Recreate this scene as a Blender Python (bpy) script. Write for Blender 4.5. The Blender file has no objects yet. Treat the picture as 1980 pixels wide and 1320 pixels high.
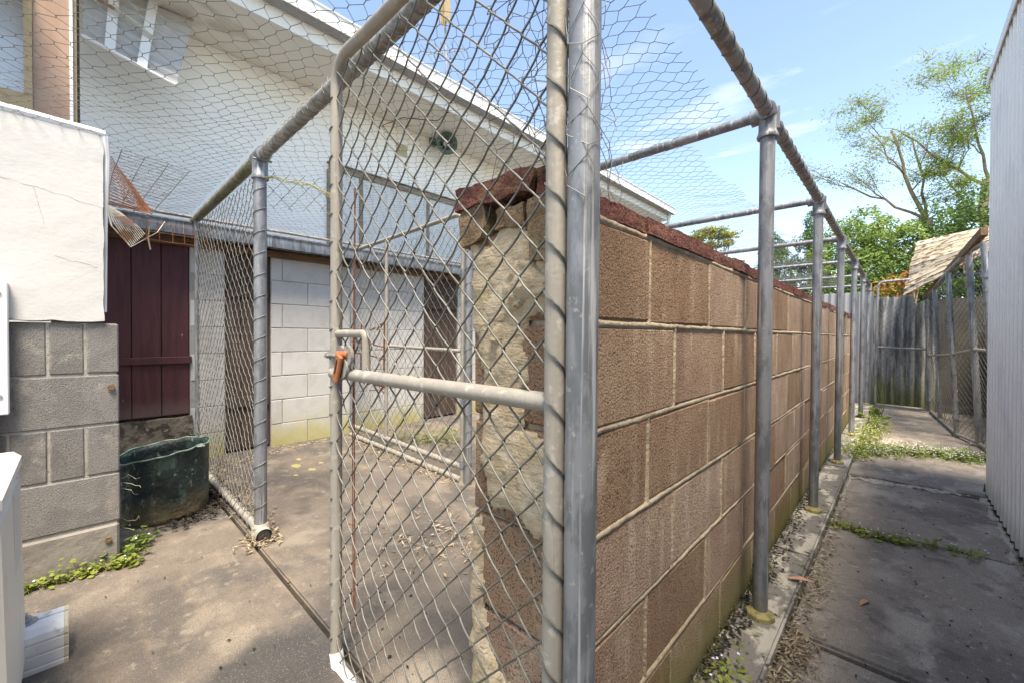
import bpy, bmesh, math, random
import numpy as np
from mathutils import Vector, Matrix, noise as mn
random.seed(7); rng = np.random.default_rng(7)
S = bpy.context.scene
COL = S.collection
R = math.radians
# ------------------------------------------------------------------ camera, sky, sun, exposure
cd = bpy.data.cameras.new('camera'); cam = bpy.data.objects.new('camera', cd); COL.objects.link(cam)
cd.sensor_width = 36; cd.lens = 796 / 1980 * 36; cd.clip_start = .03; cd.clip_end = 400
cam.matrix_world = Matrix.Translation((0, 0, .92)) @ Matrix.Rotation(R(43.3), 4, 'Z') @ Matrix.Rotation(R(89.15), 4, 'X') @ Matrix.Rotation(R(.4), 4, 'Z')
S.camera = cam
SUN_DIR = Vector((.44, -.34, 1.3)).normalized()       # towards the sun
el = math.asin(SUN_DIR.z); az = math.atan2(SUN_DIR.x, SUN_DIR.y)
W = bpy.data.worlds.new('World'); S.world = W; W.use_nodes = True
nt = W.node_tree; nt.nodes.clear(); N = nt.nodes.new; L = nt.links.new
sky = N('ShaderNodeTexSky'); sky.sky_type = 'NISHITA'; sky.sun_disc = False
sky.sun_elevation = el; sky.sun_rotation = az; sky.air_density = 1.0; sky.dust_density = .4; sky.ozone_density = 2.2
bg = N('ShaderNodeBackground'); bg.inputs[1].default_value = .12
wo = N('ShaderNodeOutputWorld')
tc = N('ShaderNodeTexCoord'); mp = N('ShaderNodeMapping'); mp.inputs['Scale'].default_value = (1.3, 1.3, 7)
n1 = N('ShaderNodeTexNoise'); n1.inputs['Scale'].default_value = 2.2; n1.inputs['Detail'].default_value = 8; n1.inputs['Roughness'].default_value = .6
rp = N('ShaderNodeMapRange'); rp.inputs[1].default_value = .56; rp.inputs[2].default_value = .72
sp = N('ShaderNodeSeparateXYZ'); zr = N('ShaderNodeMapRange'); zr.inputs[1].default_value = .62; zr.inputs[2].default_value = .08
mu = N('ShaderNodeMath'); mu.operation = 'MULTIPLY'
mx = N('ShaderNodeMix'); mx.data_type = 'RGBA'; mx.inputs['B'].default_value = (4.6, 4.8, 5.0, 1)
L(tc.outputs['Generated'], mp.inputs[0]); L(mp.outputs[0], n1.inputs[0]); L(n1.outputs[0], rp.inputs[0])
L(tc.outputs['Generated'], sp.inputs[0]); L(sp.outputs[2], zr.inputs[0]); L(rp.outputs[0], mu.inputs[0]); L(zr.outputs[0], mu.inputs[1])
L(mu.outputs[0], mx.inputs['Factor']); L(sky.outputs[0], mx.inputs['A']); L(mx.outputs['Result'], bg.inputs[0]); L(bg.outputs[0], wo.inputs[0])
sd = bpy.data.lights.new('sun', 'SUN'); sun = bpy.data.objects.new('sun', sd); COL.objects.link(sun)
sd.energy = 2.8; sd.angle = R(20); sd.color = (1, .96, .91)
sun.rotation_euler = SUN_DIR.to_track_quat('Z', 'Y').to_euler()
S.view_settings.view_transform = 'Standard'; S.view_settings.look = 'None'; S.view_settings.gamma = 1
S.view_settings.exposure = 1.8
S.view_settings.use_white_balance = True; S.view_settings.white_balance_temperature = 7600; S.view_settings.white_balance_tint = 10
S.render.resolution_x = 1024; S.render.resolution_y = 682

# ------------------------------------------------------------------ materials
def mat(name, base, layers=(), rough=.85, metal=0, bump=(), var=0, spec=.35, trans=0, alpha=None):
    """layers: (colour, scale xyz, lo, hi, amount[, kind, kind args]) noise masks laid over base in world space"""
    m = bpy.data.materials.new(name); m.use_nodes = True
    t = m.node_tree; t.nodes.clear(); N = t.nodes.new; L = t.links.new
    out = N('ShaderNodeOutputMaterial'); b = N('ShaderNodeBsdfPrincipled'); L(b.outputs[0], out.inputs[0])
    b.inputs['Roughness'].default_value = rough; b.inputs['Metallic'].default_value = metal
    b.inputs['Specular IOR Level'].default_value = spec
    g = N('ShaderNodeNewGeometry'); sep = N('ShaderNodeSeparateXYZ'); L(g.outputs['Position'], sep.inputs[0])
    oi = N('ShaderNodeObjectInfo')
    def noise(sc, detail=5, off=0):
        mp = N('ShaderNodeMapping'); mp.inputs['Scale'].default_value = sc if hasattr(sc, '__len__') else (sc,) * 3
        mp.inputs['Location'].default_value = (off, off * .7, off * 1.3)
        L(g.outputs['Position'], mp.inputs[0])
        n = N('ShaderNodeTexNoise'); n.inputs['Scale'].default_value = 1; n.inputs['Detail'].default_value = detail
        n.inputs['Roughness'].default_value = .62
        L(mp.outputs[0], n.inputs[0]); return n.outputs[0]
    rgb = N('ShaderNodeRGB'); rgb.outputs[0].default_value = (*base, 1); cur = rgb.outputs[0]
    for i, l in enumerate(layers):
        c, sc, lo, hi, amt = l[:5]
        n = noise(sc, 6, i * 3.7 + 1)
        if len(l) > 5:                                   # height: stain that grows towards the ground
            z0, z1, amp = l[6]
            ma = N('ShaderNodeMath'); ma.operation = 'MULTIPLY_ADD'; L(n, ma.inputs[0]); ma.inputs[1].default_value = amp; L(sep.outputs[{'z':2,'y':1,'x':0,'b':2}[l[5]]], ma.inputs[2])
            src = ma.outputs[0]; lo, hi = z1 + amp * .5, z0 + amp * .5
            if l[5] == 'b':                              # stain round a place of its own
                vd = N('ShaderNodeVectorMath'); vd.operation = 'DISTANCE'; L(g.outputs['Position'], vd.inputs[0]); vd.inputs[1].default_value = (*l[7], 0); L(vd.outputs['Value'], ma.inputs[2])
        else: src = n
        r = N('ShaderNodeMapRange'); r.interpolation_type = 'SMOOTHSTEP'
        r.inputs[1].default_value = lo; r.inputs[2].default_value = hi; r.inputs[3].default_value = 0; r.inputs[4].default_value = amt
        if lo > hi:
            r.inputs[1].default_value = hi; r.inputs[2].default_value = lo; r.inputs[3].default_value = amt; r.inputs[4].default_value = 0
        L(src, r.inputs[0])
        mx = N('ShaderNodeMix'); mx.data_type = 'RGBA'; mx.inputs['B'].default_value = (*c, 1)
        L(r.outputs[0], mx.inputs['Factor']); L(cur, mx.inputs['A']); cur = mx.outputs['Result']
    if var:
        r = N('ShaderNodeMapRange'); r.inputs[3].default_value = 1 - var; r.inputs[4].default_value = 1 + var; L(oi.outputs['Random'], r.inputs[0])
        h = N('ShaderNodeHueSaturation'); L(r.outputs[0], h.inputs['Value']); L(cur, h.inputs['Color'])
        r2 = N('ShaderNodeMapRange'); r2.inputs[3].default_value = 1 + var * .8; r2.inputs[4].default_value = 1 - var * .8; L(oi.outputs['Random'], r2.inputs[0])
        L(r2.outputs[0], h.inputs['Saturation']); cur = h.outputs[0]
    L(cur, b.inputs['Base Color'])
    prev = None
    for i, (sc, dist) in enumerate(bump):
        n = noise(sc, 4, 11 + i); bp = N('ShaderNodeBump'); bp.inputs['Strength'].default_value = 1; bp.inputs['Distance'].default_value = dist
        L(n, bp.inputs['Height'])
        if prev: L(prev, bp.inputs['Normal'])
        prev = bp.outputs[0]
    if prev: L(prev, b.inputs['Normal'])
    if trans:
        tr = N('ShaderNodeBsdfTranslucent'); L(cur, tr.inputs[0]); ms = N('ShaderNodeMixShader'); ms.inputs[0].default_value = trans
        L(b.outputs[0], ms.inputs[1]); L(tr.outputs[0], ms.inputs[2]); L(ms.outputs[0], out.inputs[0])
    return m
MT = {}
MT['concrete_yard'] = mat('concrete_yard', (.175, .142, .112), [((.085, .075, .067), 2.3, .43, .6, .9), ((.09, .075, .06), 7, .52, .66, .5), ((.28, .235, .18), 5, .5, .66, .6), ((.26, .20, .14), (1.2, 6, 1), .52, .68, .5), ((.08, .07, .065), 1.5, .56, .66, .7), ((.33, .29, .23), 26, .58, .7, .5),
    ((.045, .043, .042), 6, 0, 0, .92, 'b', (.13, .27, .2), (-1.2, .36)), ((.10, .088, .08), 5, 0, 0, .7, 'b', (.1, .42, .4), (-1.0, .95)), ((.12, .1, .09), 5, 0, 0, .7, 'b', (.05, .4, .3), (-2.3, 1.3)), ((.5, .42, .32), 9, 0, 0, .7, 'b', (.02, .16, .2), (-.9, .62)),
    ((.09, .08, .073), 260, .53, .6, .65), ((.55, .5, .42), 310, .61, .66, .55), ((.16, .13, .1), 30, .58, .7, .35)], .88, bump=[(160, .003), (9, .006)])
MT['concrete_alley'] = mat('concrete_alley', (.31, .265, .215), [((.16, .14, .122), 1.9, .46, .62, .8), ((.46, .41, .34), (6, 3.2, 7), .5, .66, .75), ((.5, .45, .38), 38, .56, .68, .6), ((.09, .08, .07), 8, .56, .66, .5), ((.36, .31, .24), 3, .6, .7, .5),
    ((.05, .046, .042), 300, .54, .6, .6), ((.5, .46, .4), 280, .61, .67, .5)], .9, bump=[(190, .003), (7, .006)], var=.05)
MT['kerb'] = mat('kerb', (.20, .185, .165), [((.5, .46, .39), (9, 5, 9), .49, .57, .9), ((.04, .038, .033), 26, .56, .64, .85), ((.12, .13, .05), 12, .56, .66, .7)], .92, bump=[(60, .006), (200, .002)])
MT['lichen_pale'] = mat('lichen_pale', (.45, .41, .34), [((.2, .18, .15), 25, .5, .62, .8), ((.6, .56, .48), 60, .55, .65, .6)], .95, bump=[(60, .008)])
MT['soil'] = mat('soil', (.09, .07, .05), [((.05, .06, .025), 6, .45, .6, .7)], .95, bump=[(30, .02)])
MT['brown_block'] = mat('brown_block', (.36, .25, .172), [((.29, .185, .13), 5, .42, .6, .6), ((.52, .41, .31), (14, 14, 2.6), .52, .66, .5), ((.19, .12, .085), (12, 12, 2.2), .56, .68, .5), ((.22, .14, .1), 3, .55, .68, .5),
    ((.06, .034, .024), 230, .54, .60, .85), ((.48, .35, .25), 240, .62, .68, .65), ((.52, .43, .32), (9, 9, 4), .6, .72, .6),
    ((.19, .17, .055), 9, 0, 0, .85, 'z', (.0, .19, .22)), ((.045, .04, .025), 14, 0, 0, .75, 'z', (-.06, .02, .08))], .95, bump=[(210, .006), (70, .003)], var=.2)
MT['brown_mortar'] = mat('brown_mortar', (.42, .345, .25), [((.26, .2, .14), 18, .48, .62, .7), ((.2, .18, .07), 9, 0, 0, .7, 'z', (0, .2, .2))], .95, bump=[(90, .006)])
MT['red_coping'] = mat('red_coping', (.22, .085, .066), [((.13, .05, .04), 30, .45, .6, .8), ((.06, .024, .02), 150, .53, .6, .85), ((.38, .19, .15), 200, .6, .68, .6), ((.24, .2, .08), 7, .58, .7, .4)], .95, bump=[(130, .012), (45, .01)], var=.12)
MT['render_patch'] = mat('render_patch', (.5, .40, .27), [((.58, .49, .36), 11, .5, .62, .7), ((.34, .29, .12), 8, .56, .68, .7), ((.25, .18, .12), 40, .6, .68, .6), ((.3, .23, .16), 180, .56, .62, .4)], .92, bump=[(70, .006), (22, .009), ((30, 30, 150), .004)])
MT['stone_brown'] = mat('stone_brown', (.29, .2, .12), [((.2, .13, .08), 20, .45, .6, .8), ((.07, .05, .035), 220, .55, .6, .7), ((.3, .27, .12), 15, .58, .66, .5)], .95, bump=[(120, .008)])
MT['grey_block'] = mat('grey_block', (.245, .228, .208), [((.175, .165, .152), 7, .45, .6, .7), ((.4, .36, .3), 9, .57, .68, .6), ((.07, .067, .065), 320, .545, .6, .75), ((.6, .58, .54), 280, .62, .68, .6)], .93, bump=[(230, .004)], var=.1)
MT['grey_mortar'] = mat('grey_mortar', (.38, .35, .3), [((.27, .25, .21), 20, .5, .6, .6)], .95, bump=[(90, .004)])
MT['grey_plinth'] = mat('grey_plinth', (.27, .245, .21), [((.18, .165, .145), 5, .45, .6, .7), ((.45, .42, .37), 40, .66, .7, .5), ((.14, .12, .1), 9, 0, 0, .7, 'z', (-.02, .08, .1))], .9, bump=[(30, .004)])
MT['pale_block'] = mat('pale_block', (.54, .525, .495), [((.46, .44, .405), 7, .48, .62, .6), ((.3, .29, .27), 210, .57, .64, .4), ((.44, .38, .3), 4, .62, .75, .4),
    ((.38, .34, .08), 4, 0, 0, .85, 'z', (-.02, .3, .35))], .93, bump=[(160, .002)], var=.05)
MT['pale_mortar'] = mat('pale_mortar', (.36, .34, .3), [((.25, .23, .2), 20, .5, .6, .6)], .95, bump=[(90, .004)])
MT['white_render'] = mat('white_render', (.6, .585, .55), [((.68, .66, .61), (3, 3, 6), .55, .72, .5), ((.6, .56, .5), 14, .66, .74, .35)], .85, bump=[((60, 50, 70), .0008), (11, .002)])
MT['house_wall'] = mat('house_wall', (.87, .86, .83), [((.72, .67, .58), (1.5, 1.5, 3), .6, .75, .3)], .85, bump=[(20, .004)])
MT['soffit'] = mat('soffit', (.84, .8, .72), [((.45, .36, .24), (3, 1.2, 3), .58, .72, .6)], .85)
MT['white_paint'] = mat('white_paint', (.8, .79, .77), [((.6, .58, .54), 12, .6, .7, .4)], .5)
MT['grey_paint'] = mat('grey_paint', (.36, .365, .37), [((.26, .26, .26), 15, .5, .65, .6)], .6)
MT['awning_grey'] = mat('awning_grey', (.46, .45, .43), [((.33, .32, .30), 5, .5, .66, .6)], .6)
MT['roof_sheet'] = mat('roof_sheet', (.42, .43, .44), [], .5, .4)
MT['galv'] = mat('galv', (.27, .28, .295), [((.15, .158, .17), (26, 26, 9), .45, .6, .85), ((.6, .61, .62), (75, 75, 1.6), .55, .66, .75), ((.22, .21, .2), (200, 200, 9), .58, .68, .6), ((.5, .48, .42), 60, .6, .68, .5), ((.24, .22, .12), 14, 0, 0, .5, 'z', (-.05, .1, .1))], .5, .45, bump=[(90, .0006)])
MT['galv_rail'] = mat('galv_rail', (.31, .30, .285), [((.16, .15, .13), 26, .45, .6, .8), ((.48, .46, .42), 45, .57, .66, .6), ((.3, .24, .12), 17, .58, .66, .5)], .7, .2, bump=[(120, .001)])
MT['moss_rail'] = mat('moss_rail', (.22, .2, .15), [((.1, .1, .04), 30, .42, .56, .9), ((.3, .27, .2), 60, .55, .66, .7), ((.2, .21, .07), 16, .5, .6, .6)], .9, 0, bump=[(110, .004)])
MT['gate_pipe'] = mat('gate_pipe', (.31, .285, .245), [((.36, .33, .28), (40, 40, 6), .48, .62, .8), ((.22, .2, .17), (90, 90, 8), .6, .68, .7), ((.5, .47, .42), 35, .56, .64, .6), ((.34, .12, .08), 22, .69, .73, .7), ((.25, .26, .27), 14, .63, .67, .6)], .65, .15, bump=[(110, .0008)])
MT['wire'] = mat('wire', (.19, .185, .165), [((.10, .098, .085), 20, .45, .6, .7)], .5, .45)
MT['wire_dark'] = mat('wire_dark', (.16, .16, .145), [((.3, .29, .26), 14, .5, .6, .7), ((.28, .16, .08), 5, .62, .7, .5)], .6, .4)
MT['net_wire'] = mat('net_wire', (.2, .2, .19), [((.34, .34, .33), 9, .5, .6, .7), ((.12, .1, .08), 3, .55, .65, .6)], .5, .4)
MT['rust'] = mat('rust', (.2, .07, .035), [((.33, .13, .05), 50, .45, .6, .7)], .85)
MT['rust_orange'] = mat('rust_orange', (.36, .13, .05), [((.28, .09, .04), 60, .52, .62, .7)], .75)
MT['rust_pale'] = mat('rust_pale', (.55, .5, .4), [((.3, .15, .08), 14, .48, .58, .9)], .7)
MT['maroon'] = mat('maroon', (.085, .027, .03), [((.055, .018, .02), (30, 30, 3), .45, .6, .7), ((.13, .05, .05), (60, 60, 4), .58, .68, .5), ((.45, .38, .3), (60, 40, 14), .7, .74, .75), ((.16, .12, .1), 10, 0, 0, .5, 'z', (.34, .5, .2))], .55, bump=[((130, 130, 8), .001)], spec=.4)
MT['dark_timber'] = mat('dark_timber', (.07, .045, .034), [((.14, .1, .08), (70, 70, 5), .5, .62, .6)], .8, bump=[((120, 120, 8), .002)])
MT['timber'] = mat('timber', (.2, .12, .07), [((.1, .06, .04), (60, 8, 60), .48, .6, .7)], .85, bump=[((120, 8, 120), .003)])
MT['stone_plinth'] = mat('stone_plinth', (.2, .17, .13), [((.07, .055, .045), 16, .46, .58, .9), ((.4, .36, .29), 22, .58, .66, .7)], .95, bump=[(30, .02)])
MT['brown_cladding'] = mat('brown_cladding', (.4, .26, .185), [((.34, .21, .14), (8, 8, 2), .45, .6, .6), ((.5, .4, .33), 30, .64, .7, .3)], .7, bump=[((60, 60, 4), .001)])
MT['tan_frame'] = mat('tan_frame', (.42, .31, .17), [((.3, .21, .11), 20, .5, .65, .7)], .6)
MT['glass'] = mat('glass', (.55, .58, .63), [((.42, .46, .52), (2, 2, 1.5), .45, .6, .6)], .12, 0, spec=.8)
MT['curtain'] = mat('curtain', (.6, .6, .585), [((.5, .5, .49), (40, 40, 2), .48, .6, .5)], .3, 0, spec=.6)
MT['weathered'] = mat('weathered', (.28, .24, .18), [((.12, .1, .075), (6, 6, 60), .48, .6, .85), ((.42, .38, .3), (8, 8, 50), .57, .65, .7)], .9, bump=[((10, 10, 120), .01)])
MT['horn'] = mat('horn', (.075, .13, .105), [((.2, .24, .2), 18, .52, .66, .6)], .55)
MT['cream'] = mat('cream', (.62, .56, .4), [], .7)
MT['copper'] = mat('copper', (.03, .045, .043), [((.09, .16, .14), (12, 12, 5), .5, .66, .7), ((.02, .025, .026), 7, .52, .62, .85), ((.25, .32, .28), (40, 40, 14), .6, .7, .6), ((.2, .15, .08), 7, 0, 0, .85, 'z', (-.02, .16, .22)), ((.4, .46, .42), 30, .62, .68, .5)], .5, .35, bump=[(24, .01), (80, .002)])
MT['ac'] = mat('ac', (.74, .72, .66), [((.6, .57, .5), (6, 6, 3), .55, .7, .4)], .5)
MT['plastic'] = mat('plastic', (.78, .79, .8), [((.35, .33, .3), 24, .58, .68, .6), ((.5, .49, .46), 9, .5, .66, .5)], .5)
MT['zinc'] = mat('zinc', (.42, .46, .5), [((.3, .33, .38), 40, .5, .6, .6)], .35, .7)
MT['moss_paint'] = mat('moss_paint', (.30, .26, .11), [((.17, .15, .06), 40, .5, .6, .8), ((.5, .44, .28), 60, .6, .66, .6)], .7, .1, bump=[(90, .002)])
MT['steel_wall'] = mat('steel_wall', (.9, .88, .84), [((.62, .63, .62), (5, 3, 2), .5, .7, .4), ((.4, .39, .33), 9, 0, 0, .6, 'z', (-.08, .12, .2))], .45, .0)
MT['moss'] = mat('moss', (.1, .1, .035), [((.04, .045, .02), 70, .45, .6, .8), ((.14, .08, .03), 50, .56, .64, .6)], 1, bump=[(150, .01)])
MT['old_iron'] = mat('old_iron', (.4, .4, .39), [((.16, .16, .15), (14, 14, 2.5), .46, .58, .9), ((.5, .5, .48), (20, 20, 2), .58, .68, .6), ((.13, .15, .05), 5, 0, 0, .85, 'z', (0, .55, .5)), ((.4, .4, .2), (18, 18, 2), .64, .7, .5)], .7, .2, bump=[(60, .002)])  # vertical streaks put light and shade of the corrugations into the colour
MT['flaky'] = mat('flaky', (.74, .62, .43), [((.2, .115, .06), (12, 1.6, 26), .5, .56, .95), ((.5, .4, .27), (12, 2, 30), .5, .62, .6), ((.3, .2, .11), (20, 3, 50), .6, .64, .7)], .85, bump=[((20, 2, 60), .006)], var=.08)
MT['kennel_dark'] = mat('kennel_dark', (.11, .105, .09), [((.08, .075, .065), 4, .45, .6, .7), ((.24, .23, .2), (3, 3, 12), .58, .68, .5)], .9)
MT['leaf_litter'] = mat('leaf_litter', (.38, .3, .2), [((.15, .10, .065), 40, .5, .58, .8), ((.56, .5, .38), 48, .52, .6, .85)], .85)
MT['dry_leaf'] = mat('dry_leaf', (.5, .27, .15), [((.6, .4, .26), 70, .5, .6, .6)], .7)
MT['debris'] = mat('debris', (.035, .03, .025), [((.12, .1, .08), 80, .55, .65, .7)], .95)
MT['twig'] = mat('twig', (.42, .36, .24), [], .85)
MT['vine'] = mat('vine', (.42, .36, .1), [((.25, .2, .07), 60, .5, .6, .7)], .85)
def leafmat(n, a, b, c, sc=6, tr=.3):
    return mat(n, a, [(b, sc, .42, .58, .9), (c, sc * 3.1, .54, .66, .8)], .55, 0, spec=.3, trans=tr)
MT['weed'] = leafmat('weed', (.27, .31, .06), (.19, .25, .045), (.38, .38, .09), 20)
MT['weed_deep'] = leafmat('weed_deep', (.19, .25, .06), (.13, .19, .04), (.32, .36, .1), 20)
MT['petal'] = mat('petal', (.75, .72, .8), [], .6)
MT['hedge'] = leafmat('hedge', (.12, .2, .04), (.07, .13, .03), (.22, .3, .07), 2.2)
MT['hedge_bright'] = leafmat('hedge_bright', (.25, .34, .08), (.17, .26, .055), (.36, .44, .13), 2.2)
MT['conifer'] = leafmat('conifer', (.13, .22, .055), (.08, .15, .04), (.2, .28, .08), 2)
MT['yellow_leaf'] = leafmat('yellow_leaf', (.4, .38, .03), (.1, .15, .03), (.5, .48, .05), 1.6)
MT['airy_leaf'] = leafmat('airy_leaf', (.3, .42, .07), (.22, .34, .05), (.44, .5, .1), 2, .45)
MT['orange_leaf'] = leafmat('orange_leaf', (.55, .2, .08), (.35, .36, .06), (.6, .4, .08), 5)
MT['bark'] = mat('bark', (.28, .21, .13), [((.14, .1, .06), 9, .48, .6, .8)], .95, bump=[(30, .02)])

# ------------------------------------------------------------------ mesh helpers
def origin(p):
    v = Vector((0, 0, 0))
    while p is not None: v += p.location; p = p.parent
    return v
def link_mesh(name, me, m, parent=None):
    o = bpy.data.objects.new(name, me); COL.objects.link(o)
    if m is not None and not me.materials: me.materials.append(MT[m] if isinstance(m, str) else m)
    if parent: o.parent = parent
    return o
class MB:
    def __init__(s): s.v = []; s.f = []
    def add(s, vs, fs):
        b = len(s.v); s.v += [tuple(v) for v in vs]; s.f += [tuple(i + b for i in f) for f in fs]; return s
    def box(s, x0, x1, y0, y1, z0, z1, c=0):
        if c:
            return s.cbox(((x0 + x1) / 2, (y0 + y1) / 2, (z0 + z1) / 2), (abs(x1 - x0), abs(y1 - y0), abs(z1 - z0)), c)
        vs = [(x, y, z) for x in (x0, x1) for y in (y0, y1) for z in (z0, z1)]
        return s.add(vs, [(0, 1, 3, 2), (4, 6, 7, 5), (0, 4, 5, 1), (2, 3, 7, 6), (0, 2, 6, 4), (1, 5, 7, 3)])
    def cbox(s, ctr, dim, c, jit=0, rot=None):
        v, f = chamfer(dim, c, jit)
        if rot is not None: v = [rot @ Vector(p) for p in v]
        return s.add([(p[0] + ctr[0], p[1] + ctr[1], p[2] + ctr[2]) for p in v], f)
    def tube(s, pts, r, n=10, cap=True, closed=False):
        pts = [Vector(p) for p in pts]; m = len(pts); rs = r if hasattr(r, '__len__') else [r] * m
        ups = None; vs = []
        for i, p in enumerate(pts):
            d = (pts[(i + 1) % m] - pts[i - 1]) if closed else (pts[min(i + 1, m - 1)] - pts[max(i - 1, 0)])
            d.normalize()
            if ups is None:
                a = Vector((0, 0, 1)) if abs(d.z) < .9 else Vector((1, 0, 0)); ups = d.cross(a).normalized()
            else:
                ups = (ups - d * ups.dot(d)); ups.normalize()
            w = d.cross(ups)
            for k in range(n):
                a = 2 * math.pi * k / n; vs.append(p + ups * (math.cos(a) * rs[i]) + w * (math.sin(a) * rs[i]))
        fs = []
        for i in range(m if closed else m - 1):
            j = (i + 1) % m
            for k in range(n): fs.append((i * n + k, i * n + (k + 1) % n, j * n + (k + 1) % n, j * n + k))
        if cap and not closed: fs.append(tuple(range(n))[::-1]); fs.append(tuple((m - 1) * n + k for k in range(n)))
        return s.add(vs, fs)
    def helix(s, a, b, rad, pitch, r, n=4, seg=10, jit=.15):
        a = Vector(a); b = Vector(b); d = b - a; ln = d.length; d.normalize()
        u = d.cross(Vector((0, 0, 1)) if abs(d.z) < .9 else Vector((1, 0, 0))).normalized(); w = d.cross(u)
        t = 0; pts = []; ang = random.random() * 6
        while t < ln:
            rr = rad * (1 + random.uniform(0, jit) * .3)
            pts.append(a + d * t + u * math.cos(ang) * rr + w * math.sin(ang) * rr)
            ang += 2 * math.pi / seg; t += pitch / seg * random.uniform(1 - jit, 1 + jit)
        return s.tube(pts, r, n, cap=False)
    def quad(s, a, b, c, d): return s.add([a, b, c, d], [(0, 1, 2, 3)])
    def build(s, name, m, parent=None, smooth=None, kind=None, label=None):
        me = bpy.data.meshes.new(name); o = origin(parent)
        me.from_pydata([(v[0] - o.x, v[1] - o.y, v[2] - o.z) for v in s.v], [], s.f)
        if smooth:
            me.polygons.foreach_set('use_smooth', [True] * len(me.polygons))
            if smooth != True: me.set_sharp_from_angle(angle=R(smooth))
        ob = link_mesh(name, me, m, parent)
        if kind: ob['kind'] = kind
        if label: ob['label'] = label
        return ob
def chamfer(dim, c, jit=0):
    hx, hy, hz = dim[0] / 2, dim[1] / 2, dim[2] / 2; vs = []; ix = {}
    for sx in (-1, 1):
        for sy in (-1, 1):
            for sz in (-1, 1):
                j = [random.uniform(-jit, jit) for _ in range(3)]
                for k in range(3):
                    p = [sx * hx, sy * hy, sz * hz]
                    for q in range(3):
                        if q != k: p[q] -= (sx, sy, sz)[q] * c
                        p[q] += j[q]
                    ix[(sx, sy, sz, k)] = len(vs); vs.append(tuple(p))
    fs = []
    I = lambda a, b, c2, k: ix[(a, b, c2, k)]
    for s1 in (-1, 1):
        f = [I(s1, -1, -1, 0), I(s1, 1, -1, 0), I(s1, 1, 1, 0), I(s1, -1, 1, 0)]; fs.append(f if s1 > 0 else f[::-1])
        f = [I(-1, s1, -1, 1), I(-1, s1, 1, 1), I(1, s1, 1, 1), I(1, s1, -1, 1)]; fs.append(f if s1 > 0 else f[::-1])
        f = [I(-1, -1, s1, 2), I(1, -1, s1, 2), I(1, 1, s1, 2), I(-1, 1, s1, 2)]; fs.append(f if s1 > 0 else f[::-1])
    for a in (-1, 1):
        for b in (-1, 1):
            sg = a * b
            f = [I(a, b, -1, 0), I(a, b, -1, 1), I(a, b, 1, 1), I(a, b, 1, 0)]; fs.append(f if sg > 0 else f[::-1])
            f = [I(a, -1, b, 2), I(a, 1, b, 2), I(a, 1, b, 0), I(a, -1, b, 0)]; fs.append(f[::-1] if sg > 0 else f)
            f = [I(-1, a, b, 1), I(1, a, b, 1), I(1, a, b, 2), I(-1, a, b, 2)]; fs.append(f[::-1] if sg > 0 else f)
            for c2 in (-1, 1):
                f = [I(a, b, c2, 0), I(a, b, c2, 1), I(a, b, c2, 2)]; fs.append(f if a * b * c2 > 0 else f[::-1])
    return vs, [tuple(f) for f in fs]
def wires(P0, P1, r, n=4):
    """prisms between point arrays, vectorised"""
    P0 = np.asarray(P0, float); P1 = np.asarray(P1, float); d = P1 - P0; ln = np.linalg.norm(d, axis=1, keepdims=True); ok = ln[:, 0] > 1e-6
    P0, P1, d, ln = P0[ok], P1[ok], d[ok], ln[ok]; d = d / ln
    a = np.where(np.abs(d[:, 2:3]) < .9, np.array([[0, 0, 1.]]), np.array([[1., 0, 0]])); u = np.cross(d, a); u /= np.linalg.norm(u, axis=1, keepdims=True); w = np.cross(d, u)
    r = np.broadcast_to(np.asarray(r, float), (len(P0),))[:, None]; m = len(P0)
    V = np.empty((m, 2 * n, 3))
    for k in range(n):
        t = 2 * math.pi * k / n; o = (u * math.cos(t) + w * math.sin(t)) * r
        V[:, k] = P0 + o; V[:, n + k] = P1 + o
    base = (np.arange(m) * 2 * n)[:, None]; F = []
    for k in range(n):
        F.append(base + np.array([[k, (k + 1) % n, n + (k + 1) % n, n + k]]))
    F = np.concatenate(F, 0)
    return V.reshape(-1, 3), F
def np_mesh(name, V, F, m, parent=None, smooth=True, kind=None):
    o = origin(parent); V = V - np.array([o.x, o.y, o.z]); k = F.shape[1]
    me = bpy.data.meshes.new(name); me.vertices.add(len(V)); me.vertices.foreach_set('co', V.astype(np.float32).ravel())
    me.loops.add(F.size); me.loops.foreach_set('vertex_index', F.astype(np.int32).ravel())
    me.polygons.add(len(F)); me.polygons.foreach_set('loop_start', np.arange(0, F.size, k, dtype=np.int32))
    me.update(calc_edges=True)
    me.polygons.foreach_set('use_smooth', np.full(len(F), smooth)); me.validate()
    ob = link_mesh(name, me, m, parent)
    if kind: ob['kind'] = kind
    return ob
def thing(name, label, cat, loc=(0, 0, 0), group=None):
    o = bpy.data.objects.new(name, None); COL.objects.link(o); o.location = loc; o.empty_display_size = .1
    o['label'] = label; o['category'] = cat
    if group: o['group'] = group
    return o
def tag(o, label, cat, group=None, kind=None):
    o['label'] = label; o['category'] = cat
    if group: o['group'] = group
    if kind: o['kind'] = kind
    return o
def struct(o, label=None):
    o['kind'] = 'structure'
    if label: o['label'] = label
    return o
BC = {}
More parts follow.
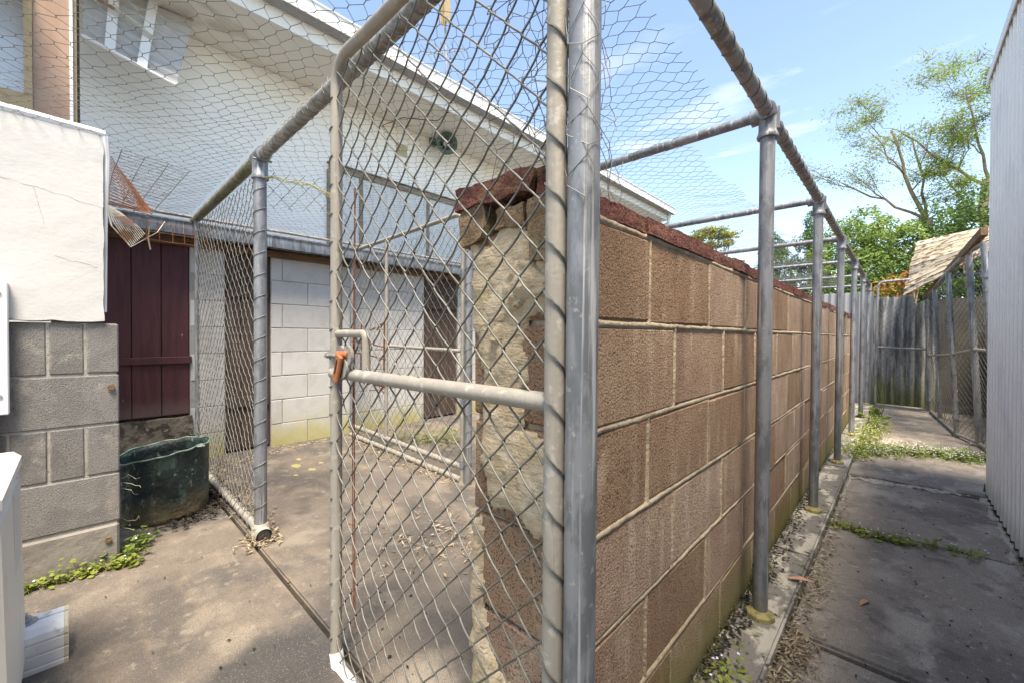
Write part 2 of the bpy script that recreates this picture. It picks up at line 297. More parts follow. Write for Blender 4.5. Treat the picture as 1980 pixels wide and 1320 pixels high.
def block(name, x0, x1, y0, y1, z0, z1, m, parent, c=.006, jit=.0015, tilt=0, label=None):
    """one masonry unit; alike units share a few mesh variants"""
    dim = (round(x1 - x0, 3), round(y1 - y0, 3), round(z1 - z0, 3)); key = (dim, m, c, random.randrange(3))
    if key not in BC:
        v, f = chamfer(dim, c, jit); me = bpy.data.meshes.new(name); me.from_pydata(v, [], f); me.materials.append(MT[m]); BC[key] = me
    ob = link_mesh(name, BC[key], m, parent)
    ob.location = Vector(((x0 + x1) / 2, (y0 + y1) / 2, (z0 + z1) / 2)) - origin(parent)
    if tilt: ob.rotation_euler = (random.uniform(-tilt, tilt), random.uniform(-tilt, tilt), random.uniform(-tilt, tilt))
    if label: ob['label'] = label
    return ob

def chain_link(O, U, width, z0, z1, w=.0375, h=.039, r=.0016, clip=None, jit=.0012, n=4, bulge=.0026, zfun=None):
    """woven zigzag wires; O start point (x,y), U unit direction (x,y); returns wire segments"""
    U = np.array([U[0], U[1], 0.]); U /= np.linalg.norm(U); Nn = np.array([-U[1], U[0], 0.]); O = np.array([O[0], O[1], 0.])
    K = int(width / w); J = int((z1 - z0) / h); P0 = []; P1 = []; sub = 5
    for k in range(K):
        pts = []
        for j in range(J):
            up = (j + k) % 2 == 0
            for q in range(sub):
                t = q / sub; s = t * t * (3 - 2 * t) * .12 + t * .88
                uu = k * w + (s if up else 1 - s) * w + (-.0012 if up == (t < .5) else .0012) * abs(2 * t - 1)
                b = math.sin(math.pi * t) * (bulge if up else -bulge)
                zz = z0 + (j + t) * h
                pts.append(O + U * (uu + random.uniform(-jit, jit) * .5) + Nn * b + np.array([0, 0, zz + random.uniform(-jit, jit) * .4]))
        pts = np.array(pts); wob = np.array([mn.noise(Vector((p[0] * 5, p[1] * 5, p[2] * 5))) for p in pts[::sub]]).repeat(sub)[:len(pts)]
        wob = np.convolve(np.pad(wob, 5, 'edge'), np.ones(11) / 11, 'valid')
        pts = pts + Nn * (wob * .012)[:, None]
        P0.append(pts[:-1]); P1.append(pts[1:])
    P0 = np.concatenate(P0); P1 = np.concatenate(P1)
    if clip is not None:
        ok = clip((P0 - O) @ U, P0[:, 2]); P0, P1 = P0[ok], P1[ok]
    return P0, P1
def arc_bend(c, a, b, r, n=6):
    """quarter bend points: corner c, coming along -a going to b"""
    c = Vector(c); a = Vector(a).normalized(); b = Vector(b).normalized(); out = []
    for i in range(n + 1):
        t = math.pi / 2 * i / n
        out.append(c - a * r * (1 - math.sin(t)) + b * r * (1 - math.cos(t)))
    return out

# ------------------------------------------------------------------ ground
g = MB(); g.box(-60, 60, -40, 90, -1.2, -.14); struct(g.build('ground', 'soil'))
def slab(name, poly, z, m, zb=-.2, c=.006):
    bm = bmesh.new(); vs = [bm.verts.new((x, y, z)) for x, y in poly]; f = bm.faces.new(vs)
    ext = bmesh.ops.extrude_face_region(bm, geom=[f]); bmesh.ops.translate(bm, vec=(0, 0, zb - z), verts=[v for v in ext['geom'] if isinstance(v, bmesh.types.BMVert)])
    bmesh.ops.recalc_face_normals(bm, faces=bm.faces)
    top = [e for e in bm.edges if all(abs(v.co.z - z) < 1e-4 for v in e.verts)]
    bmesh.ops.bevel(bm, geom=top, offset=c, segments=2, affect='EDGES')
    me = bpy.data.meshes.new(name); bm.to_mesh(me); bm.free(); return struct(link_mesh(name, me, m))
slab('yard_slab', [(-3.9, -2.5), (.2, -2.5), (.2, .46), (-.42, .52), (-3.9, .532)], 0, 'concrete_yard')
slab('yard_slab', [(-3.9, .545), (-.43, .533), (-.55, 3.2), (-3.9, 3.2)], .002, 'concrete_yard')
slab('yard_slab', [(-3.9, 3.215), (-.55, 3.215), (-.55, 8), (-3.9, 8)], -.002, 'concrete_yard')
# alley slabs, each to its joint
ys = [-2.0, 1.655, 2.83, 3.86, 5.0, 6.9, 8.6]
for i in range(6):
    z = -.08 + [0, .003, -.004, .012, .004, 0][i]
    a, b = ys[i], ys[i + 1]
    sk = .06
    slab('alley_slab', [(-.262, a + .007), (1.6, a + .007 + sk), (1.6, b - .007 + sk), (-.262, b - .007)] if i else [(.21, a), (1.6, a), (1.6, b - .007), (-.262, b - .012), (-.262, .53), (.21, .47)], z, 'concrete_alley', c=.01)
ka = [.53, 2.2, 3.9, 5.6, 7.9]
for i in range(4): slab('kerb', [(-.6, ka[i] + .003), (-.268, ka[i] + .003), (-.268 + .006 * (i % 2), ka[i + 1] - .003), (-.6, ka[i + 1] - .003)], -.038, 'kerb', c=.008)
# pale crumbled mortar along slab joints and metal wall foot
def crumb(name, path, wdt, z, n, m, size=.012, label='', cat=None, kind='stuff', flat=.4):
    b = MB()
    for i in range(n):
        t = random.random() * (len(path) - 1); k = int(t); t -= k
        x = path[k][0] * (1 - t) + path[k + 1][0] * t + random.gauss(0, wdt); y = path[k][1] * (1 - t) + path[k + 1][1] * t + random.gauss(0, wdt)
        s = size * random.uniform(.4, 1.4); q = Matrix.Rotation(random.uniform(0, 6.3), 3, 'Z')
        b.cbox((x, y, z + s * flat * .3), (s * 1.3, s, s * flat), s * flat * .3, s * .12, q)
    o = b.build(name, m); tag(o, label, cat or name.replace('_', ' '), kind=kind); return o
def flat_ribbon(name, path, w0, z, m, label, seed=0, th=.006):
    """irregular flat bead of old mortar lying along a path"""
    b = MB(); n = 160; L_ = len(path) - 1
    for i in range(n + 1):
        t = i / n * L_; k = min(int(t), L_ - 1); f = t - k; x = path[k][0] * (1 - f) + path[k + 1][0] * f; y = path[k][1] * (1 - f) + path[k + 1][1] * f
        dx, dy = path[k + 1][0] - path[k][0], path[k + 1][1] - path[k][1]; q = math.hypot(dx, dy); nx, ny = -dy / q, dx / q
        h1 = w0 * max(.05, .6 + 1.3 * mn.noise(Vector((x * 9, y * 9, seed))) + .6 * mn.noise(Vector((x * 40, y * 40, seed)))); h2 = w0 * max(.05, .6 + 1.3 * mn.noise(Vector((x * 9, y * 9, seed + 5))) + .6 * mn.noise(Vector((x * 40, y * 40, seed + 5))))
        zz_ = z + th * (.7 + .6 * mn.noise(Vector((x * 50, y * 50, 1))))
        for h, z_ in ((h1, z - .004), (h1 * .75, zz_), (-h2 * .75, zz_ * 1.0), (-h2, z - .004)): b.v.append((x + nx * h, y + ny * h, z_))
    for i in range(n):
        for k in range(3): a_ = i * 4 + k; b.f.append((a_, a_ + 1, a_ + 5, a_ + 4))
    return tag(b.build(name, m, smooth=True), label, 'mortar bead', kind='stuff')
flat_ribbon('mortar_bead', [(-.25, 3.80), (.1, 3.86), (.42, 3.93)], .045, -.078, 'lichen_pale', 'pale crumbled mortar along the joint across the alley', 1, .008)
flat_ribbon('mortar_bead', [(.385, 1.6), (.40, 2.8), (.405, 3.95)], .026, -.079, 'lichen_pale', 'pale mortar bead along the foot of the white metal wall', 4, .008)
flat_ribbon('mortar_bead', [(-.245, 1.70), (-.245, 2.7), (-.25, 4.2)], .010, -.08, 'lichen_pale', 'thin pale mortar bead along the foot of the kerb', 7, .004)

# ------------------------------------------------------------------ brown block wall
bw = thing('brown_block_wall', 'low wall of brown concrete blocks with a red coping running down the alley', 'wall', (-.545, .6, -.08))
XF, XB, Y0, Y1 = -.409, -.68, .6, 6.05
mm = MB(); mm.box(XB + .006, XF - .0045, Y0 + .012, Y1 - .01, -.1, 1.135); mm.build('mortar', 'brown_mortar', bw)
zs = [-.085, .14, .338, .54, .742, .944, 1.138]
for c in range(6):
    off = .887 if c % 2 == 1 else 1.03
    z0, z1 = zs[c] + .005, zs[c + 1] - .005
    y = off - .392 * 2
    while y < Y1:
        a = max(y + .005, Y0); b = min(y + .392 - .005, Y1)
        if b - a > .03: block('block', XB, XF + random.uniform(-.0015, .0015), a, b, z0, z1, 'brown_block', bw, c=.006, jit=.003)
        y += .392
# smeared mortar lines standing a little proud of the joints
sm = MB()
def ribbon(mb, p, q, hw=.006, proud=.0009, step=.012):
    """irregular bead of mortar along a joint on the wall face, p and q as (y, z)"""
    dy, dz = q[0] - p[0], q[1] - p[1]; ln = math.hypot(dy, dz); n = max(2, int(ln / step)); ny, nzz = -dz / ln, dy / ln; b = len(mb.v)
    for i in range(n + 1):
        t = i / n; y = p[0] + dy * t; z = p[1] + dz * t
        h1 = hw * (1 + .55 * mn.noise(Vector((y * 35, z * 35, 1))) + .5 * mn.noise(Vector((y * 9, z * 9, 4)))); h2 = hw * (1 + .55 * mn.noise(Vector((y * 35, z * 35, 8))) + .5 * mn.noise(Vector((y * 9, z * 9, 12))))
        pr = proud * (.4 + mn.noise(Vector((y * 14, z * 14, 3))) * 1.2)
        for hh, x in ((h1 + .0012, -.006), (h1 * .6, pr), (-h2 * .6, pr), (-h2 - .0012, -.006)): mb.v.append((XF + x, y + ny * hh, z + nzz * hh))
    for i in range(n):
        for k in range(3): a_ = b + i * 4 + k; mb.f.append((a_, a_ + 1, a_ + 5, a_ + 4))
for c in range(1, 6): ribbon(sm, (Y0 + .01, zs[c]), (Y1 - .02, zs[c]), .0075)
ribbon(sm, (Y0 + .07, 1.139), (Y1 - .02, 1.139), .0065)
for c in range(6):
    y = (.887 if c % 2 == 1 else 1.03) - .392
    while y < Y1:
        if y > Y0 + .02: ribbon(sm, (y, zs[c] + .004), (y + random.uniform(-.002, .002), zs[c + 1] - .004), .0052, .0008)
        y += .392
sm.build('mortar_smear', 'brown_mortar', bw, kind='stuff', smooth=True)
# red coping stones, rough
def rough_stone(name, x0, x1, y0, y1, z0, z1, m, parent, amp=.01, cuts=5, rot=(0, 0, 0), seed=0, label=None):
    bm = bmesh.new(); bmesh.ops.create_cube(bm, size=1)
    bmesh.ops.subdivide_edges(bm, edges=bm.edges, cuts=cuts, use_grid_fill=True)
    d = Vector((x1 - x0, y1 - y0, z1 - z0)); c = Vector(((x0 + x1) / 2, (y0 + y1) / 2, (z0 + z1) / 2))
    for v in bm.verts:
        p = Vector((v.co.x * d.x, v.co.y * d.y, v.co.z * d.z))
        q = p.copy()
        nn = mn.noise_vector((c + p) * 28 + Vector((seed, 0, 0))) * amp + mn.noise_vector((c + p) * 9) * amp * .7
        v.co = q + nn
    bm.transform(Matrix.Rotation(rot[0], 4, 'X') @ Matrix.Rotation(rot[1], 4, 'Y') @ Matrix.Rotation(rot[2], 4, 'Z'))
    me = bpy.data.meshes.new(name); bm.to_mesh(me); bm.free()
    me.polygons.foreach_set('use_smooth', [True] * len(me.polygons)); me.set_sharp_from_angle(angle=R(40))
    o = link_mesh(name, me, m, parent); o.location = c - origin(parent)
    if label: o['label'] = label
    return o
y = Y0 + .06; k = 0
while y < Y1 - .1:
    ln = random.choice([.2, .225, .24, .2])
    rough_stone('coping_block', XB + random.uniform(-.008, .008), XF + random.uniform(-.002, .006), y + .003, y + ln - .003, 1.145, 1.180 + random.uniform(-.003, .004), 'red_coping', bw, .0045, 6, seed=k)
    y += ln; k += 1
# broken end of the wall: leaning coping stone over a gap, broken stones, pale render
rough_stone('coping_block', -.715, -.498, .575, .725, 1.186, 1.232, 'red_coping', bw, .008, 12, rot=(0, R(1.5), 0), seed=50, label='loose red coping stone bridging the gap at the wall end')
rough_stone('coping_block', -.494, -.42, .585, .652, 1.175, 1.226, 'red_coping', bw, .006, 8, seed=51)
rough_stone('broken_stone', -.7, -.63, .58, .72, 1.12, 1.19, 'stone_brown', bw, .012, 5, seed=52)
rough_stone('broken_stone', -.6, -.52, .585, .72, 1.13, 1.168, 'stone_brown', bw, .01, 5, seed=53)
rough_stone('broken_stone', -.508, -.42, .58, .645, 1.06, 1.172, 'stone_brown', bw, .006, 6, seed=54)
def patch(name, poly, y, th, m, parent, amp=.004, step=.008, seed=0, freq=30, lab=None):
    """thick irregular render slab on the end face (plane y), outline poly in x,z"""
    def inside(px, pz):
        c = False; n = len(poly)
        for i in range(n):
            x1, z1 = poly[i]; x2, z2 = poly[(i + 1) % n]
            if (z1 > pz) != (z2 > pz) and px < (x2 - x1) * (pz - z1) / (z2 - z1) + x1: c = not c
        return c
    xs = [p[0] for p in poly]; zz = [p[1] for p in poly]; bm = bmesh.new(); grid = {}
    nx = int((max(xs) - min(xs)) / step) + 2; nz = int((max(zz) - min(zz)) / step) + 2
    keep = set()
    for i in range(nx):
        for j in range(nz):
            px = min(xs) + i * step; pz = min(zz) + j * step
            q = mn.noise(Vector((px * 22, seed, pz * 22))) * .016; q2 = mn.noise(Vector((px * 22, seed + 9, pz * 22))) * .016
            if inside(px + q, pz + q2): keep.add((i, j))
    def vert(i, j):
        if (i, j) not in grid:
            px = min(xs) + i * step; pz = min(zz) + j * step
            edge = sum((i + a, j + b) in keep for a in (-1, 0) for b in (-1, 0)) < 4
            e2 = sum((i + a, j + b) in keep for a in (-3, 2) for b in (-3, 2)) < 4
            d = mn.noise(Vector((px * 9, seed + 3, pz * 9))) * amp * 1.4 + mn.noise(Vector((px * freq, seed + 5, pz * freq))) * amp + mn.noise(Vector((px * freq * 2.5, seed + 5, pz * freq * 2.5))) * amp * .5
            yy = y - th * (1 if not e2 else .7) - d
            if edge: yy = y + .004
            grid[(i, j)] = bm.verts.new((px + mn.noise(Vector((px * 60, 1, pz * 60))) * step * .5, yy, pz + mn.noise(Vector((px * 60, 4, pz * 60))) * step * .5))
        return grid[(i, j)]
    for (i, j) in keep: bm.faces.new((vert(i, j), vert(i + 1, j), vert(i + 1, j + 1), vert(i, j + 1)))
    o = origin(parent)
    for v in bm.verts: v.co -= o
    me = bpy.data.meshes.new(name); bm.to_mesh(me); bm.free(); me.polygons.foreach_set('use_smooth', [True] * len(me.polygons))
    ob = link_mesh(name, me, m, parent)
    if lab: ob['label'] = lab
    return ob
patch('render_patch', [(-.685, 1.12), (-.63, 1.10), (-.6, 1.145), (-.53, 1.14), (-.5, 1.08), (-.455, 1.07), (-.45, .97), (-.50, .955), (-.525, .93), (-.53, .80), (-.545, .73), (-.41, .72), (-.41, .50), (-.50, .53), (-.56, .57), (-.62, .55), (-.655, .62), (-.655, .9), (-.688, .93)], Y0, .010, 'render_patch', bw, .0042, .0065, seed=1, lab='cream render smeared over the broken wall end')
patch('render_patch', [(-.685, .52), (-.655, .53), (-.645, .36), (-.64, .28), (-.61, .22), (-.53, .2), (-.50, .17), (-.41, .15), (-.41, -.05), (-.685, -.05)], Y0, .012, 'render_patch', bw, .005, .007, seed=2)
patch('render_ridge', [(-.56, 1.06), (-.53, 1.07), (-.49, 1.05), (-.46, 1.03), (-.47, .99), (-.54, .98), (-.575, .94), (-.59, .9), (-.57, .87), (-.61, .9), (-.62, .96), (-.585, 1.0)], Y0 - .012, .008, 'render_patch', bw, .009, .006, seed=3, freq=60)

# ------------------------------------------------------------------ pale block shed under the house (back of yard)
sh = thing('block_shed', 'low shed of pale grey blocks with a galvanised gutter against the white house', 'shed', (-3.9, 1.5, 0))
XS = -3.72
mm = MB(); mm.box(-4.4, XS - .004, 1.09, 2.57, -.05, 1.6); mm.box(-4.4, XS - .004, 3.03, 8, -.05, 1.6); mm.box(-4.4, XS - .004, .565, .78, -.05, 1.6); mm.build('mortar', 'pale_mortar', sh)
zz = [-.03, .18, .378, .575, .77, .965, 1.16, 1.352, 1.56]
for (ya, yb) in ((.57, .775), (1.095, 2.565), (3.035, 8.0)):
    for c in range(8):
        off = 1.377 if c % 2 == 0 else 1.176
        y = off - .39 * 6
        while y < yb:
            a = max(y + .003, ya); b = min(y + .387, yb)
            if b - a > .03: block('block', XS - .19, XS + random.uniform(-.001, .001), a, b, zz[c] + .003, zz[c + 1] - .003, 'pale_block', sh, c=.003)
            y += .39
f = MB(); f.box(-3.72, -3.69, .14, 8, 1.535, 1.585); f.build('fascia_board', 'timber', sh)
gt = MB()                                                     # flat galvanised gutter fascia with a lip
gt.box(-3.62, -3.545, -.1, 8, 1.588, 1.60); gt.box(-3.552, -3.545, -.1, 8, 1.60, 1.672); gt.box(-3.556, -3.537, -.1, 8, 1.672, 1.682)
gt.build('gutter', 'galv', sh)
gp = MB(); gp.tube([(-3.50, .1, 1.70), (-3.5, 1.2, 1.705), (-3.5, 3, 1.70), (-3.5, 6, 1.70)], .011, 8); gp.build('pipe', 'galv_rail', sh)
rs = MB()                                                     # corrugated roof sheet, its wavy edge under the gutter
pts = []; n = 360
vs = []; fs = []
for i in range(n + 1):
    y = -.1 + 8.1 * i / n; z = 1.592 + .008 * math.sin(y * 2 * math.pi / .076)
    vs += [(-3.565, y, z), (-4.48, y, z + .10)]
for i in range(n): fs.append((2 * i, 2 * i + 2, 2 * i + 3, 2 * i + 1))
rs.add(vs, fs); r_ = rs.build('roof_sheet', 'kennel_dark', sh, smooth=True); so = r_.modifiers.new('s', 'SOLIDIFY'); so.thickness = .002
# maroon door made of boards
dr = thing('maroon_door', 'maroon painted boarded door above a stone step beside the white rendered wall', 'door', (-3.72, .3, .34))
for a, b in ((-.2, -.075), (-.07, .025), (.03, .158), (.163, .275), (.28, .375), (.38, .555)):
    if b <= .0: continue
for i, (a, b) in enumerate(((.03, .255), (.259, .408), (.412, .56))):
    m_ = MB(); m_.box(-3.745, -3.72, a, b, .345, 1.535, .003); m_.build('board', 'maroon', dr)
m_ = MB(); m_.box(-3.72, -3.70, .03, .575, .705, .755, .003); m_.build('batten', 'maroon', dr)
m_ = MB(); m_.box(-3.76, -3.747, -.1, .58, .3, 1.56); m_.build('backing', 'dark_timber', dr)
pl = rough_stone('stone_step', -3.98, -3.70, -.2, .575, -.08, .325, 'stone_plinth', None, .014, 8, seed=4); tag(pl, 'rough dark stone plinth under the maroon door', 'stone step')
# door frame post
# dark brown doors in the shed wall
for nm, a, b, lb in (('plank_door', .785, 1.085, 'dark brown plank door behind the left chain link panel'), ('plank_door', 2.58, 3.02, 'dark brown plank door seen through the inner chain link partition')):
    d = thing(nm, lb, 'door', (-3.74, (a + b) / 2, 0)); k = max(2, round((b - a) / .11)); wv = (b - a) / k
    for i in range(k):
        m_ = MB(); m_.box(-3.76, -3.735, a + i * wv + .002, a + (i + 1) * wv - .002, .02, 1.56, .003); m_.build('board', 'dark_timber', d)
    m_ = MB(); m_.box(-3.733, -3.715, a + .01, b - .01, .35, .43, .003); m_.box(-3.733, -3.715, a + .01, b - .01, 1.2, 1.28, .003); m_.build('batten', 'dark_timber', d)

# ------------------------------------------------------------------ white rendered wall with grey blocks (left foreground)
lw = thing('rendered_wall', 'white rendered parapet wall on grey blocks at the left edge', 'wall', (-2.4, -.6, 0))
XL = -2.28
def wavy_slab(name, x, ya, yb, z0, z1, th, m, parent):
    bm = bmesh.new(); nx, nz = 50, 34; g = []
    for i in range(nx + 1):
        row = []
        for j in range(nz + 1):
            y = ya + (yb - ya) * i / nx; z = z0 + (z1 - z0) * j / nz
            d = mn.noise(Vector((7, y * 4, z * 4))) * .0035 + mn.noise(Vector((3, y * 17, z * 17))) * .002
            if j == 0: z += mn.noise(Vector((1, y * 30, 0))) * .008
            if i == nx: y += mn.noise(Vector((2, 0, z * 12))) * .006
            row.append(bm.verts.new((x + d, y, z)))
        g.append(row)
    for i in range(nx):
        for j in range(nz): bm.faces.new((g[i][j], g[i + 1][j], g[i + 1][j + 1], g[i][j + 1]))
    ext = bmesh.ops.extrude_face_region(bm, geom=bm.faces[:]); bmesh.ops.translate(bm, vec=(-th, 0, 0), verts=[v for v in ext['geom'] if isinstance(v, bmesh.types.BMVert)])
    bmesh.ops.recalc_face_normals(bm, faces=bm.faces)
    o = origin(parent)
    for v in bm.verts: v.co -= o
    me = bpy.data.meshes.new(name); bm.to_mesh(me); bm.free(); me.polygons.foreach_set('use_smooth', [True] * len(me.polygons)); me.set_sharp_from_angle(angle=R(50))
    return link_mesh(name, me, m, parent)
wavy_slab('render', XL + .012, -1.6, .078, .962, 1.69, .2, 'white_render', lw)
cp = MB(); cp.tube([(XL + .002, -1.6, 1.697), (XL + .002, -.6, 1.70), (XL + .002, -.1, 1.697), (XL, .085, 1.692)], .017, 8); cp.tube([(XL, .082, 1.69), (XL - .005, .09, 1.60), (XL - .01, .086, 1.4), (XL - .01, .082, 1.0)], [.015, .010, .006, .005], 8); cp.build('cap_bead', 'white_paint', lw)
ck = MB()
for (ya_, za_, yb_, zb_, sd_) in ((-.2, 1.46, .075, 1.405, 1), (-.1, 1.44, -.075, 1.31, 2), (-.05, 1.2, .06, 1.17, 3)):
    pts = []
    for i in range(41):
        t = i / 40; y = ya_ + (yb_ - ya_) * t; z = za_ + (zb_ - za_) * t + .012 * mn.noise(Vector((y * 18, z * 0 if i else 0, sd_))) + .004 * mn.noise(Vector((y * 90, 0, sd_)))
        d = mn.noise(Vector((7, y * 4, z * 4))) * .0035 + mn.noise(Vector((3, y * 17, z * 17))) * .002; pts.append((XL + .0122 + d, y, z))
    ck.tube(pts, .0004, 4)
ck.build('hairline_crack', 'lichen_pale', lw, kind='stuff')
mm = MB(); mm.box(XL - .19, XL - .004, -1.6, .112, -.05, .955); mm.build('mortar', 'grey_mortar', lw)
zr_ = [.165, .362, .560, .758, .957]
for c in range(4):
    js = [.12, -.27, -.66, -1.05, -1.44] if c % 2 == 0 else [.12, .026, -.07, -.165, -.36, -.55, -.94, -1.33]
    for i in range(len(js) - 1): block('block', XL - .19, XL, js[i + 1] + .004, js[i] - (.004 if i else 0), zr_[c] + .004, zr_[c + 1] - .004, 'grey_block', lw, c=.004, jit=.001)
m_ = MB(); m_.box(XL - .2, XL + .004, -1.6, .118, -.05, .158, .008); m_.build('plinth', 'grey_plinth', lw)
for (y, z) in ((.097, .705), (.085, .10)):
    m_ = MB(); m_.tube([(XL - .002, y, z), (XL + .012, y, z)], .011, 6); m_.build('bolt', 'timber', lw)

# ------------------------------------------------------------------ window wall of the building at far left
hw = thing('window_bay', 'brown clad window bay with tan frame above the rendered wall', 'window bay', (-3.1, -.5, 1.6))
m_ = MB(); m_.box(-3.2, -3.01, -.13, -.012, 1.92, 3.6); m_.build('cladding_board', 'brown_cladding', hw)
m_ = MB(); m_.box(-3.12, -2.995, -.158, -.131, 2.035, 3.6); m_.box(-3.12, -2.998, -1.6, -.131, 1.965, 2.034); m_.build('window_frame', 'tan_frame', hw)
m_ = MB(); m_.box(-3.08, -3.06, -1.6, -.158, 2.034, 3.6); m_.build('pane', 'glass', hw)
m_ = MB(); m_.box(-3.2, -3.0, -.0115, .0, 1.9, 3.6); m_.build('white_strip', 'white_paint', hw)
m_ = MB(); m_.box(-3.2, -3.02, .0005, .014, 1.9, 3.6); m_.build('corner_trim', 'tan_frame', hw)
m_ = MB(); m_.box(-3.25, -3.04, .0145, .024, 1.9, 3.6); m_.build('dark_edge_strip', 'dark_timber', hw)  # narrow dark strip down the far edge of the bay
m_ = MB(); m_.box(-3.4, -2.6, -1.6, -.16, 2.52, 2.6); m_.build('head_board', 'dark_timber', hw)
m_ = MB(); m_.box(-3.5, -3.05, -1.6, .0, 1.5, 1.962); m_.build('base_wall', 'house_wall', hw)

# ------------------------------------------------------------------ house
ho = thing('white_house', 'long white house wall with eave and gutter behind the yard', 'house', (-5.5, 4, 0))
XH = -4.5
m_ = MB(); m_.box(-9.5, XH, -2, 8.9, -.1, 3.47); m_.build('wall', 'house_wall', ho)
m_ = MB(); m_.box(XH - .3, -3.79, -2, 9.0, 3.473, 3.49); m_.build('soffit', 'soffit', ho)
m_ = MB(); m_.box(-3.79, -3.765, -2, 9.02, 3.46, 3.60, .003); m_.build('fascia', 'white_paint', ho)
m_ = MB(); m_.box(-3.763, -3.64, -2, 9.05, 3.592, 3.60); m_.build('gutter_floor', 'grey_paint', ho)
m_ = MB(); m_.box(-3.638, -3.628, -2, 9.05, 3.585, 3.71, .002); m_.tube([(-3.628, -2, 3.71), (-3.628, 9.05, 3.71)], .012, 8); m_.box(-3.9, -3.64, 9.04, 9.05, 3.59, 3.71); m_.build('gutter', 'white_paint', ho)
rf = MB(); vs = []; fs = []; n = 290
for i in range(n + 1):
    y = -2 + 11.1 * i / n; z = .012 * math.sin(y * 2 * math.pi / .19)
    vs += [(-3.68, y, 3.70 + z), (-6.8, y, 4.55 + z), (-9.9, y, 3.70 + z)]
for i in range(n): fs += [(3 * i, 3 * i + 3, 3 * i + 4, 3 * i + 1), (3 * i + 1, 3 * i + 4, 3 * i + 5, 3 * i + 2)]
rf.add(vs, fs); rf.build('roof', 'roof_sheet', ho, smooth=40)
m_ = MB(); m_.add([(-3.8, 8.88, 3.49), (-9.5, 8.88, 3.49), (-6.7, 8.88, 4.4)], [(0, 1, 2)]); m_.build('gable', 'house_wall', ho)
# window
wy0, wy1, wz0, wz1 = 1.88, 4.6, 1.85, 2.72
wf = MB(); wf.box(XH - .02, XH + .03, wy0, wy1, wz1 - .035, wz1 + .03, .003); wf.box(XH - .02, XH + .045, wy0 - .02, wy1 + .02, wz1 + .031, wz1 + .045)
for y in (wy0, 2.24, 3.15, 3.85, wy1): wf.box(XH - .02, XH + .028, y - .02, y + .02, wz0, wz1 - .036, .003)
wo_ = wf.build('window', 'weathered', ho)
for a, b in ((1.9, 2.22), (2.26, 3.13), (3.17, 3.83), (3.87, 4.58)):
    m_ = MB(); m_.box(XH + .002, XH + .01, a, b, wz0, wz1 - .036); m_.build('pane', 'curtain', wo_)
# wall vent grille
m_ = MB()
for i in range(9): m_.box(XH, XH + .012, 2.70 + i * .016, 2.705 + i * .016, 3.12, 3.25)
for i in range(9): m_.box(XH, XH + .014, 2.70, 2.835, 3.12 + i * .015, 3.125 + i * .015)
m_.box(XH + .0005, XH + .003, 2.69, 2.845, 3.11, 3.26); m_.build('vent_grille', 'cream', ho)
# downpipe trim / eaves stay at far end
m_ = MB(); m_.tube([(-3.7, 8.95, 3.59), (-3.75, 8.95, 3.4), (-4.4, 8.95, 3.2), (-4.44, 8.95, 0)], .035, 8); m_.build('downpipe', 'white_paint', ho)
# horn loudspeaker
hs = thing('horn_speaker', 'green horn loudspeaker mounted under the eave of the white house', 'speaker', (-4.5, 3.2, 3.3))
prof = [(.0, .035), (.05, .04), (.10, .055), (.15, .08), (.19, .115), (.21, .135), (.215, .135), (.20, .11), (.14, .07), (.08, .045)]
ax = Vector((.75, -.35, -.28)).normalized(); c0 = Vector((-4.38, 3.32, 3.40)); u = ax.cross(Vector((0, 0, 1))).normalized(); w = ax.cross(u)
m_ = MB(); n = 20; vs = [c0 + ax * a + (u * math.cos(2 * math.pi * k / n) + w * math.sin(2 * math.pi * k / n)) * r for a, r in prof for k in range(n)]
m_.add(vs, [(i * n + k, i * n + (k + 1) % n, (i + 1) * n + (k + 1) % n, (i + 1) * n + k) for i in range(len(prof) - 1) for k in range(n)]); m_.build('horn', 'horn', hs, smooth=50)
m_ = MB(); n = 14; vs = [c0 + ax * a + (u * math.cos(2 * math.pi * k / n) + w * math.sin(2 * math.pi * k / n)) * r for a, r in ((.04, .03), (.12, .03), (.165, .045), (.18, .04), (.185, .012)) for k in range(n)]
m_.add(vs, [(i * n + k, i * n + (k + 1) % n, (i + 1) * n + (k + 1) % n, (i + 1) * n + k) for i in range(4) for k in range(n)] + [tuple(4 * n + k for k in range(n))]); m_.build('driver_cone', 'grey_paint', hs, smooth=50)
m_ = MB(); m_.tube([c0 - ax * .07, c0 + ax * .03], .045, 12); m_.build('driver', 'horn', hs, smooth=50)
m_ = MB(); m_.tube([c0 + Vector((-.12, -.1, .04)), c0 + Vector((.02, -.08, -.02)), c0 + Vector((.08, 0, -.1))], .014, 8); m_.cbox(c0 + Vector((-.1, -.1, .03)), (.05, .09, .09), .006); m_.build('bracket', 'horn', hs)
# cable along soffit
m_ = MB(); m_.tube([(-3.8, 2.95, 3.47), (-3.95, 2.9, 3.40), (-4.2, 2.6, 3.41), (-4.48, 2.5, 3.38), (-4.49, 2.75, 3.2)], .005, 5); tag(m_.build('cable', 'debris'), 'thin black cable looping from the eave to the house wall', 'cable')
